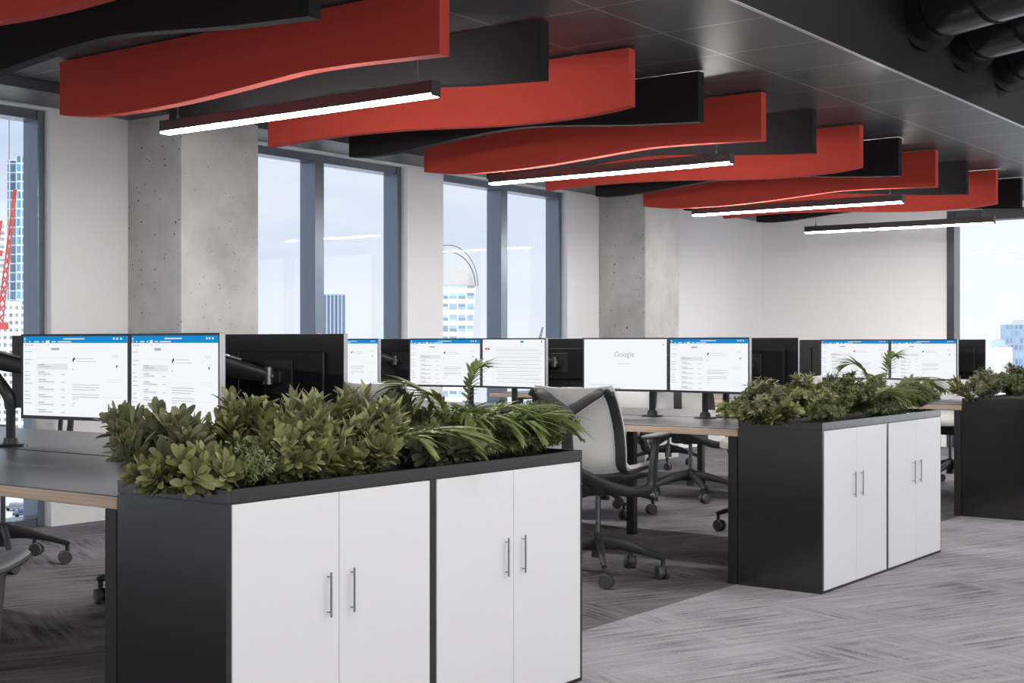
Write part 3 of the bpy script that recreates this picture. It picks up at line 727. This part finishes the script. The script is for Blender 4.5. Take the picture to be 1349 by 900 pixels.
def place_monitor(kind, x, y, rz, label):
    if kind in protos: t = copy_tree(protos[kind])
    else: t = protos[kind] = monitor(kind, len(protos))
    t.location = (x, y, 1.055); t.rotation_euler = (0, 0, rz); t['label'] = label
    return t

def arm_thing(pole, elbow, head, label):
    """pole (x,y) on the desk, elbow (x,y,z), head (x,y,z) just behind the mounting plate"""
    px, py = pole; o = Vector((px, py, DZ)); t = thing('desk_monitor_stand', label, 'monitor stand', o, 0, 'monitor stands')
    E = Vector(elbow) - o; Hd = Vector(head) - o
    b = bmesh.new(); cyl(b, (0, 0, 0.0), (0, 0, 0.010), 0.068, 0.06, seg=28); cyl(b, (0, 0, 0.01), (0, 0, 0.035), 0.032, 0.026, seg=24); obj('base', b, M['arm'], t, smooth=True)
    b = bmesh.new(); cyl(b, (0, 0, 0.03), (0, 0, 0.165), 0.0185, seg=20); obj('pole', b, M['arm'], t, smooth=True)
    b = bmesh.new(); m = (E + Vector((0, 0, 0.16))) / 2 + Vector((0, 0, 0.012))
    sweep(b, [(0, 0, 0.15), Vector((0, 0, 0.19)).lerp(E, 0.08), m, E], [(.042, .042), (.046, .046), (.044, .05), (.04, .042)], side=Vector((0, 1, 0)), seg=12)
    obj('lower_arm', b, M['arm'], t, smooth=True)
    b = bmesh.new(); q = E.lerp(Hd, 0.92)
    cyl(b, E - Vector((0, 0, .035)), E + Vector((0, 0, .035)), 0.024, seg=18)
    sweep(b, [E, E.lerp(q, .3), E.lerp(q, .7), q], [(.045, .055), (.05, .072), (.045, .06), (.035, .04)], side=Vector((0, 1, 0)), seg=12)
    up = obj('upper_arm', b, M['arm'], t, smooth=True)
    b = bmesh.new(); sweep(b, [E.lerp(q, .08) + Vector((0, 0, .036)), E.lerp(q, .3) + Vector((0, 0, .040)), E.lerp(q, .62) + Vector((0, 0, .036))], [(.028, .006), (.03, .007), (.02, .004)], side=Vector((0, 1, 0)), seg=8)
    obj('cover_strip', b, M['arm_trim'], up, smooth=True)
    b = bmesh.new(); cyl(b, q - Vector((0, 0, .03)), q + Vector((0, 0, .03)), 0.017, seg=16); cyl(b, q, Hd, 0.013, seg=14); obj('tilt_head', b, M['chrome'], t, smooth=True)
    return t

TH_V = math.radians(7)
def station(y0, k, kinds, side, names, do=(True, True)):
    """a pair of monitors in a shallow V on their arms; side -1 = screens face the camera"""
    cx = CX1 - PITCH * k; yc = y0 + 0.81
    if side < 0: sx, sy = cx + 0.003, y0 + 0.62
    else: sx, sy = cx + 0.04, y0 + 1.025
    for i, s in enumerate((-1, 1)):
        if not do[i]: continue
        ct, st_ = math.cos(TH_V), math.sin(TH_V)
        mx = sx + s * (MW / 2 + 0.002) * ct; my = sy + side * (MW / 2) * st_
        if side < 0: rz = TH_V * (1 if s < 0 else -1)
        else: rz = PI + TH_V * (-1 if s < 0 else 1)
        place_monitor(kinds[i], mx, my, rz, names[i])
        bd = Vector((-math.sin(rz), math.cos(rz), 0))          # towards the back of the screen
        head = Vector((mx, my, 1.055)) + bd * 0.066
        pole = (cx + s * 0.17 + (0.05 if side > 0 else 0), yc + side * 0.075)
        elbow = (mx - s * 0.22, yc + side * 0.035, 1.115)
        arm_thing(pole, elbow, head, names[i + 2])

A_, B_, D_ = 2.335, 5.981, 9.28
station(A_, 0, ('mail', 'mail'), -1, ('left of two bright email screens on the nearest desk', 'right of two bright email screens on the nearest desk, behind the plants', 'black monitor arm holding the left email screen on the nearest desk', 'black monitor arm holding the right email screen on the nearest desk'))
station(A_, 0, ('mail', 'mail'), 1, ('black-backed monitor mostly hidden behind the right email screen, nearest desk', 'large black monitor back above the plants, on the nearest desk', 'monitor arm of the hidden monitor behind the nearest email screens', 'black monitor arm reaching right to the large black monitor back'))
station(A_, 1, ('mail', 'mail'), 1, ('', 'dark monitor back cut off by the left photo edge', '', 'black monitor arm with round base at the left photo edge'), do=(False, True))
station(B_, 0, ('search', 'mail'), -1, ('white search page screen behind the office chair', 'email screen just right of the search page screen, middle desk', 'monitor arm under the white search page screen', 'monitor arm under the email screen right of the search page'))
station(B_, 1, ('mail', 'document'), -1, ('email screen left of the red-marked text screen, middle desk', 'white screen of text lines with a small red mark', 'monitor arm under the email screen left of the text screen', 'monitor arm under the screen of text lines'))
station(B_, 2, ('mail', 'mail'), -1, ('', 'narrow visible email screen right of the large black monitor back', '', 'monitor arm of the email screen beside the large black monitor back'), do=(False, True))
station(B_, 0, ('mail', 'mail'), 1, ('', 'black monitor back between the email screen and the middle planter', '', 'monitor arm of the black monitor back over the middle planter'), do=(False, True))
station(B_, 1, ('mail', 'mail'), 1, ('', 'black monitor back between the text screen and the search page', '', 'monitor arm of black monitor back between text and search screens'), do=(False, True))
station(B_, 2, ('mail', 'mail'), 1, ('', 'small black monitor back between two email screens, above the palm', '', 'monitor arm of the small black monitor back above the palm'), do=(False, True))
station(D_, 0, ('mail', 'mail'), -1, ('left email screen of the pair behind the middle planter, far desk', 'right email screen of the pair behind the middle planter, far desk', 'monitor arm of the left email screen on the far desk', 'monitor arm of the right email screen on the far desk'))
station(D_, 0, ('mail', 'mail'), 1, ('', 'black monitor back right of the far email screens, by the end window', '', 'monitor arm of the black monitor back by the end window'), do=(False, True))
station(D_, 1, ('mail', 'mail'), 1, ('', 'narrow black monitor back left of the far email screens', '', 'monitor arm of the black monitor back left of the far email screens'), do=(False, True))

# ------------------------------------------------------------------ office chairs
def make_chair():
    t = thing('office_chair', 'chair', 'chair', (0, 0, 0), 0, 'mesh office chairs')
    X = Vector((1, 0, 0))
    # profile of the suspension: front of seat -> back of seat -> up the back; (y, z, half width)
    prof = [(0.235, 0.505, 0.20), (0.20, 0.535, 0.225), (0.05, 0.545, 0.24), (-0.10, 0.535, 0.245), (-0.185, 0.545, 0.245), (-0.232, 0.585, 0.245), (-0.245, 0.66, 0.248), (-0.25, 0.76, 0.24), (-0.275, 0.86, 0.228), (-0.305, 0.93, 0.216), (-0.318, 0.957, 0.208)]
    pc = catmull(prof, 4)
    def surf(lo, hi):
        pp = pc[lo:hi + 1]
        def fn(u, v):
            f = v * (len(pp) - 1); j = min(int(f), len(pp) - 2); p = pp[j].lerp(pp[j + 1], f - j); tg = (pp[j + 1] - pp[j]); y, z, hw = p
            n = Vector((0, tg.y, -tg.x)).normalized()     # tg=(dy,dz) -> normal in the y-z plane
            n = Vector((0, tg[1], -tg[0])).normalized()
            s = u * 2 - 1; cup = 0.035 * abs(s) ** 2.4
            P = Vector((hw * s, y, z)) + n * cup
            return P, n
        return fn
    b = bmesh.new(); shell(b, surf(18, 40), 14, 22, 0.006); obj('backrest', b, M['mesh'], t, smooth=True)
    b = bmesh.new(); shell(b, surf(0, 18), 14, 18, 0.014); obj('seat', b, M['mesh'], t, smooth=True)
    # frame: side rails, Y arms and spine
    b = bmesh.new()
    off = 0.014
    def edge(i, s, inset=0.02):
        y, z, hw = pc[i]; a = pc[max(i - 1, 0)]; c = pc[min(i + 1, len(pc) - 1)]; n = Vector((0, c[1] - a[1], -(c[0] - a[0]))).normalized()
        return Vector((s * (hw - inset), y, z)) + n * 0.022 - n * off
    V = Vector((0, -0.352, 0.838))
    for s in (-1, 1):
        side_pts = [edge(i, s) for i in (6, 12, 16, 20, 24, 28, 32, 36)]
        top = Vector((s * 0.18, -0.321, 0.942))
        side_pts += [Vector((s * 0.205, -0.314, 0.925)), top, Vector((s * 0.14, -0.333, 0.926)), Vector((s * 0.07, -0.345, 0.882)), V]
        n = len(side_pts)
        sweep(b, side_pts, [(.03, .016)] * 2 + [(.042, .018)] + [(.054, .018)] * 5 + [(.05, .02), (.05, .02), (.05, .022), (.052, .024), (.06, .03)][:n - 8], side=X, seg=10, smoothn=4)
    sweep(b, [V + Vector((0, 0, .02)), V + Vector((0, -.004, -.05)), Vector((0, -.35, .70)), Vector((0, -.325, .58)), Vector((0, -.24, .475)), Vector((0, -.10, .44))], [(.06, .026), (.062, .028), (.062, .03), (.066, .034), (.075, .04), (.09, .05)], side=X, seg=10)
    obj('back_frame', b, M['plastic'], t, smooth=True)
    for s in (-1, 1):
        b = bmesh.new()
        sweep(b, [(s * .03, -.30, .56), (s * .13, -.26, .505), (s * .22, -.19, .462), (s * .275, -.09, .452), (s * .293, -.02, .475), (s * .297, .0, .56), (s * .302, .02, .65), (s * .305, .03, .708)],
              [(.03, .04), (.036, .05), (.04, .058), (.046, .055), (.058, .044), (.066, .036), (.06, .03), (.056, .026)], side=Vector((0, 1, 0.3)), seg=10)
        a = obj('armrest', b, M['plastic'], t, smooth=True)
        b = bmesh.new()
        sweep(b, [(s * .30, -.125, .713), (s * .305, -.10, .716), (s * .305, .0, .718), (s * .303, .10, .720), (s * .297, .165, .722), (s * .29, .18, .722)], [(.02, .012), (.06, .02), (.078, .022), (.074, .022), (.054, .018), (.02, .012)], side=X, seg=14)
        obj('arm_pad', b, M['plastic'], a, smooth=True)
    b = bmesh.new(); box(b, -.11, .11, -.16, .13, .425, .50, bev=.02); box(b, -.20, .20, -.12, .18, .495, .518, bev=.01); obj('tilt_mechanism', b, M['plastic'], t)
    b = bmesh.new(); cyl(b, (0, 0, .17), (0, 0, .43), .014, seg=16); obj('gas_lift', b, M['chrome'], t, smooth=True)
    b = bmesh.new(); cyl(b, (0, 0, .10), (0, 0, .225), .034, .026, seg=20)
    for k in range(5):
        a = 2 * PI * k / 5; d = Vector((math.cos(a), math.sin(a), 0)); sd = Vector((-d.y, d.x, 0))
        sweep(b, [d * .015 + Vector((0, 0, .178)), d * .12 + Vector((0, 0, .168)), d * .24 + Vector((0, 0, .138)), d * .325 + Vector((0, 0, .112)), d * .342 + Vector((0, 0, .105))], [(.05, .085), (.042, .06), (.034, .04), (.03, .032), (.026, .024)], side=sd, seg=10)
        cyl(b, d * .33 + Vector((0, 0, .062)), d * .33 + Vector((0, 0, .11)), .011, seg=12)
    obj('star_base', b, M['plastic'], t, smooth=True)
    for k in range(5):
        a = 2 * PI * k / 5; d = Vector((math.cos(a), math.sin(a), 0)); ang = a + 0.6 + 1.3 * k; ax = Vector((math.cos(ang), math.sin(ang), 0)); c = d * .33 + Vector((0, 0, .0352)) + Vector((-ax.y, ax.x, 0)) * 0.012
        b = bmesh.new(); cyl(b, c - ax * .008, c + ax * .008, .024, seg=18); cyl(b, Vector((d.x * .33, d.y * .33, .04)), Vector((d.x * .33, d.y * .33, .072)), .013, seg=12)
        cs = obj('caster', b, M['wheel'], t, smooth=True)
        for s in (-1, 1):
            b = bmesh.new(); cyl(b, c + ax * s * .010, c + ax * s * .028, .035, .033, seg=24); obj('wheel', b, M['wheel'], cs, smooth=True)
    return t
chair0 = make_chair(); used = []
def chair(x, y, rz, label, base=0.0, low=0.0):
    t = chair0 if not used else copy_tree(chair0); used.append(1)
    t.location = (x, y, 0); t.rotation_euler = (0, 0, math.radians(rz)); t['label'] = label
    for ch in t.children:
        if ch.name.startswith(('star_base', 'caster')): ch.rotation_euler = (0, 0, math.radians(base - rz))
        if ch.name.startswith('armrest'): ch.location.z = -low
    return t
chair(-3.735, 5.77, 8, 'grey mesh office chair with Y-shaped frame beside the nearest planter, seen whole', 20)
chair(-5.06, 5.78, 8, 'grey mesh office chair whose top shows behind the plants, below two email screens', 20)
chair(-3.80, 7.86, 176, 'office chair with one caster beside the leg of the middle planter', -141)
chair(-5.07, 7.92, 184, 'office chair under the middle desk, caster seen beside the desk leg', -35)
chair(-5.06, 9.10, 14, 'office chair with dark star base seen under the middle desk', -44, 0.03)
chair(-6.52, 11.3, 170, 'farthest office chair, star base seen beyond the far desk', 10)
chair(-3.80, 11.22, 185, 'office chair seen in the gap between middle and far planters', -20)
chair(-4.89, 4.03, 190, 'office chair with a caster peeping out behind the nearest desk leg', 214, 0.03)
chair(-6.47, 4.2, 160, 'office chair with black star base near the window, under the nearest desk', -27)
chair(-2.725, 1.405, 36.5, 'office chair cut off at the lower left edge, only its armrest in view')

# ------------------------------------------------------------------ the city outside
def block(name, label, x0, x1, ytop, d, depth, mat, roof=None, zb=-30, cat='building', grp='city buildings outside', extra=None):
    """a building that shows between photo columns x0 and x1 at distance d"""
    p0, p1 = at_d(x0, ytop, d), at_d(x1, ytop, d)
    base = (p0 + p1) / 2; base.z = zb; h = p0.z - zb; w = (p1 - p0).length
    vx = Vector((base.x, base.y)).normalized(); ang = math.atan2(vx.y, vx.x) - PI / 2; w *= abs(math.cos(math.atan(((x0 + x1) / 2 - 674.5) / 1795.9)))
    t = thing(name, label, cat, base, ang, grp)
    obj('tower_body', bx(-w / 2, w / 2, 0, depth, 0, h), mat, t)
    b = bmesh.new(); box(b, -w * .5, w * .5, 0, depth, h, h + w * 0.03); box(b, -w * .2, w * .3, depth * .2, depth * .7, h + w * .03, h + w * .13)
    obj('roof_plant', b, roof or M['trim'], t)
    if extra: extra(t, w, h)
    return t
FM = dict(
    tower=facade_mat('blue_tower_glass', (0.30, 0.40, 0.48), (0.03, 0.065, 0.11), 4.2, 6.0, .22, .12, .3), white=facade_mat('white_block', (0.8, 0.8, 0.8), (0.22, 0.24, 0.28), 1.7, 2.3, .45, .5, .6),
    grey=facade_mat('grey_block', (0.55, 0.58, 0.62), (0.25, 0.30, 0.36), 3.0, 3.4, .3, .4), dark=facade_mat('dark_block', (0.30, 0.36, 0.46), (0.06, 0.09, 0.16), 2.2, 30.0, .35, .05),
    curved=facade_mat('curved_tower', (0.78, 0.85, 0.92), (0.27, 0.36, 0.46), 4.5, 5.6, .12, .42), pale=pbr('pale_blue_glass', (0.42, 0.58, 0.78), .3, noise=.1), blue=facade_mat('blue_grey_block', (0.30, 0.39, 0.50), (0.24, 0.31, 0.41), 1.6, 2.6, .3, .3),
    teal=facade_mat('teal_block', (0.75, 0.85, 0.86), (0.06, 0.30, 0.34), 4.0, 4.0, .25, .25))
def mast(t, w, h):
    b = bmesh.new(); cyl(b, (-w * .42, 2, h), (-w * .42, 2, h + 40), .35, seg=6); obj('mast', b, M['cable'], t)
    b = bmesh.new(); box(b, -w * .06, w * .42, -1.0, -0.05, 0, h + 3); obj('glass_fin', b, facade_mat('pale_fin', (0.40, 0.54, 0.60), (0.08, 0.18, 0.26), 3.4, 6.0, .3, .2), t)  # fin glazing is a paler blue than the tower body
block('glass_tower', 'tall blue glass tower in the left window, behind the red crane', 10, 36, 212, 900, 20, FM['tower'], extra=mast)
block('office_block', 'grey office block at the left photo edge', -14, 9, 292, 700, 30, FM['grey'])
block('office_block', 'low white office block below the glass tower', -16, 40, 403, 420, 25, FM['white'], M['white_trim'])
block('office_block', 'dark striped tower at the left of the second window', 425, 455, 387, 800, 25, FM['dark'])
block('office_block', 'small pale blue block at the right of the second window', 503, 513, 428, 900, 20, FM['pale'])
block('office_block', 'blue-grey block in the far right window', 1318, 1370, 428, 500, 20, FM['blue'])
block('office_block', 'pale blue stepped block left of the blue-grey one', 1306, 1324, 449, 480, 15, FM['pale'])
block('office_block', 'low white block at the foot of the far right window', 1306, 1334, 458, 420, 14, M['white_trim'])
# curved-top tower seen in the third window
p0, p1 = at_d(556, 353, 700), at_d(625, 353, 700); cb = (p0 + p1) / 2; cb.z = -30
t = thing('curved_tower', 'pale glass tower with a curved top in the third window', 'building', cb, math.atan2((p1 - p0).y, (p1 - p0).x), 'city buildings outside')
w = (p1 - p0).length; b = bmesh.new(); N = 14; rows = [(0, .40), (40, .44), (64, .485)]
def ring(z, hw): return [b.verts.new((x, y, z)) for x, y in ((-w * hw, 0), (w * hw, 0), (w * hw, 24), (-w * hw, 24))]
zt = at_d(600, 377, 700).z + 30
rs = [ring(zt * f, hw) for f, hw in ((0, .38), (.35, .41), (.7, .46), (1, .5))]
for r0, r1 in zip(rs, rs[1:]):
    for k in range(4): b.faces.new((r0[k], r0[(k + 1) % 4], r1[(k + 1) % 4], r1[k]))
b.faces.new(rs[0][::-1]); b.faces.new(rs[-1]); obj('tower_body', b, FM['curved'], t)
b = bmesh.new(); arc = [(w * .5 * math.cos(PI * i / N), zt + (at_d(600, 351, 700).z + 30 - zt) * math.sin(PI * i / N)) for i in range(N + 1)]
f0 = [b.verts.new((x, 1, z)) for x, z in arc]; f1 = [b.verts.new((x, 23, z)) for x, z in arc]
for i in range(N): b.faces.new((f0[i], f0[i + 1], f1[i + 1], f1[i]))
b.faces.new(f0); b.faces.new(f1[::-1]); obj('curved_roof', b, pbr('roof_louvres', (0.50, 0.47, 0.46), .6, noise=.1, nscale=2), t)
for k, (dz, r) in enumerate(((4.5, .35), (8.0, .25))):
    b = bmesh.new(); P = [Vector((w * (.52 + .05 * k) * math.cos(a), -1, zt + (13 + dz) * math.sin(a))) for a in [PI * i / 24 for i in range(25)]]
    for a, c in zip(P, P[1:]): cyl(b, a, c, r, seg=6)
    obj('roof_rail', b, M['cable'], t)
# tower cranes
def crane(label, x0, y0, x1, y1, d, col, r):
    a, c = at_d(x0, y0, d), at_d(x1, y1, d); t = thing('tower_crane', label, 'crane', a, 0, 'cranes on the skyline')
    v = c - a; sd = Vector((cY, sY, 0)); n = 14; b = bmesh.new()
    L0 = [v * (i / n) + sd * r * (1 - .6 * i / n) for i in range(n + 1)]; R0 = [v * (i / n) - sd * r * (1 - .6 * i / n) for i in range(n + 1)]
    for i in range(n):
        for p, q in ((L0[i], L0[i + 1]), (R0[i], R0[i + 1]), (L0[i], R0[i + 1]), (R0[i], L0[i + 1])): cyl(b, p, q, r * .28, seg=6)
    obj('boom', b, col, t)
    b = bmesh.new(); box(b, -r * 2.2, r * 2.2, -r * 2, r * 2, -r * 2.5, 0); obj('crane_cab', b, col, t)
redp = pbr('crane_red', (0.42, 0.03, 0.015), .5, noise=.05); grp = pbr('crane_grey', (0.18, 0.2, 0.24), .5, noise=.05)
crane('red crane boom rising across the glass tower in the left window', 0, 425, 20, 250, 300, redp, .62)
crane('short red crane tip at the left photo edge', -6, 330, 1.5, 291, 300, redp, .5)
crane('small grey crane at the right of the third window', 709, 455, 715, 431, 500, grp, .5)
# street far below
o = obj('street', bx(-420, -60, 40, 420, -30.2, -30.0), pbr('pale_asphalt', (0.62, 0.63, 0.65), .8, noise=.15, nscale=.2)); o['kind'] = 'structure'
block('office_block', 'teal glazed low block seen under the nearest desk through the window', -30, 60, 600, 300, 20, FM['teal'], zb=-30)
def car(x, y, label, col, rz):
    d = 31.0 * 1795.9 / (y - 453.55); p = at_d(x, y, d); t = thing('parked_car', label, 'car', (p.x, p.y, -30), rz, 'cars in the street below')
    b = bmesh.new(); box(b, -2.1, 2.1, -.85, .85, .35, .95, bev=.12); box(b, -1.2, 1.3, -.75, .75, .9, 1.5, bev=.2); obj('car_body', b, col, t)
    for sx in (-1.3, 1.3):
        for sy in (-.8, .8):
            b = bmesh.new(); cyl(b, (sx, sy - .1, .33), (sx, sy + .1, .33), .33, seg=16); obj('wheel', b, M['black_paint'], t)
car(22, 672, 'dark car in the street seen below the nearest desk, left one', pbr('car_grey', (.2, .22, .26), .3, noise=.02), 0.3)
car(31, 668, 'pale car in the street seen below the nearest desk, upper one', pbr('car_white', (.7, .7, .7), .3, noise=.02), 0.3)
car(33, 680, 'dark blue car in the street seen below the nearest desk, lowest one', pbr('car_blue', (.04, .07, .14), .3, noise=.02), 0.9)

# ------------------------------------------------------------------ sky and added fill lamps
W = bpy.data.worlds.new('world'); SC.world = W; W.use_nodes = True
n, l = W.node_tree.nodes, W.node_tree.links
bg = n['Background']; tc = n.new('ShaderNodeTexCoord')
sp = n.new('ShaderNodeSeparateXYZ'); l.new(tc.outputs['Generated'], sp.inputs[0])
mp = n.new('ShaderNodeMapping'); mp.inputs['Scale'].default_value = (1, 1, 2.6); l.new(tc.outputs['Generated'], mp.inputs['Vector'])
nz = n.new('ShaderNodeTexNoise'); nz.inputs['Scale'].default_value = 4.2; nz.inputs['Detail'].default_value = 6; nz.inputs['Roughness'].default_value = .5; l.new(mp.outputs['Vector'], nz.inputs['Vector'])
cr = n.new('ShaderNodeValToRGB'); l.new(nz.outputs['Fac'], cr.inputs['Fac'])
cr.color_ramp.elements[0].position = .36; cr.color_ramp.elements[0].color = (0.64, 0.745, 0.94, 1)
cr.color_ramp.elements[1].position = .62; cr.color_ramp.elements[1].color = (0.93, 0.96, 1.0, 1)
hz = n.new('ShaderNodeMapRange'); hz.inputs['From Min'].default_value = 0.0; hz.inputs['From Max'].default_value = .14; hz.inputs['To Min'].default_value = .75; hz.inputs['To Max'].default_value = 0.0
l.new(sp.outputs['Z'], hz.inputs['Value'])
mx = n.new('ShaderNodeMix'); mx.data_type = 'RGBA'; l.new(hz.outputs['Result'], mx.inputs[0]); l.new(cr.outputs['Color'], mx.inputs[6]); mx.inputs[7].default_value = (0.93, 0.96, 1.0, 1)
# the sun stands behind thin cloud on the right-hand side of the building
SUN_L, SKY_S = 1.6, 1.0
sd = Vector((0.93, 0.0, 0.30)).normalized()
dp = n.new('ShaderNodeVectorMath'); dp.operation = 'DOT_PRODUCT'; l.new(tc.outputs['Generated'], dp.inputs[0]); dp.inputs[1].default_value = sd
gl = n.new('ShaderNodeMapRange'); gl.interpolation_type = 'SMOOTHSTEP'; gl.inputs['From Min'].default_value = -0.6; gl.inputs['From Max'].default_value = 0.95; gl.inputs['To Min'].default_value = 0; gl.inputs['To Max'].default_value = SUN_L
l.new(dp.outputs['Value'], gl.inputs['Value'])
ad = n.new('ShaderNodeVectorMath'); ad.operation = 'MULTIPLY_ADD'
cb_ = n.new('ShaderNodeCombineXYZ')
for i in range(3): l.new(gl.outputs['Result'], cb_.inputs[i])
ad.inputs[0].default_value = (1.0, 0.985, 0.97); l.new(cb_.outputs[0], ad.inputs[1]); l.new(mx.outputs[2], ad.inputs[2])
l.new(ad.outputs['Vector'], bg.inputs['Color']); bg.inputs['Strength'].default_value = SKY_S

def lamp(x, y, z, sx, sy, p, rx=0, ry=0):
    L = bpy.data.lights.new('fill_lamp', 'AREA'); L.shape = 'RECTANGLE'; L.size = sx; L.size_y = sy; L.energy = p; L.color = (1, .975, .95)
    o = bpy.data.objects.new('fill_lamp', L); C.objects.link(o); o.location = (x, y, z); o.rotation_euler = (rx, ry, 0)
for y in (0.5, 4.0, 7.5, 11.0): lamp(-1.0, y, 3.75, 0.12, 2.4, 82)  # unseen lamps, added over the aisle to brighten its floor and doors
lamp(-5.4, -1.7, 2.6, 2.0, 0.1, 110)  # unseen lamp, added to light the floor mirrored in the near cabinet end

# ------------------------------------------------------------------ view
SC.view_settings.view_transform = 'Standard'; SC.view_settings.look = 'None'
SC.view_settings.exposure = 0.0; SC.view_settings.gamma = 1.0; SC.view_settings.use_curve_mapping = False
cyc = SC.cycles
cyc.use_denoising = True; cyc.max_bounces = 8; cyc.diffuse_bounces = 4; cyc.glossy_bounces = 4; cyc.transparent_max_bounces = 16; cyc.sample_clamp_indirect = 6.0
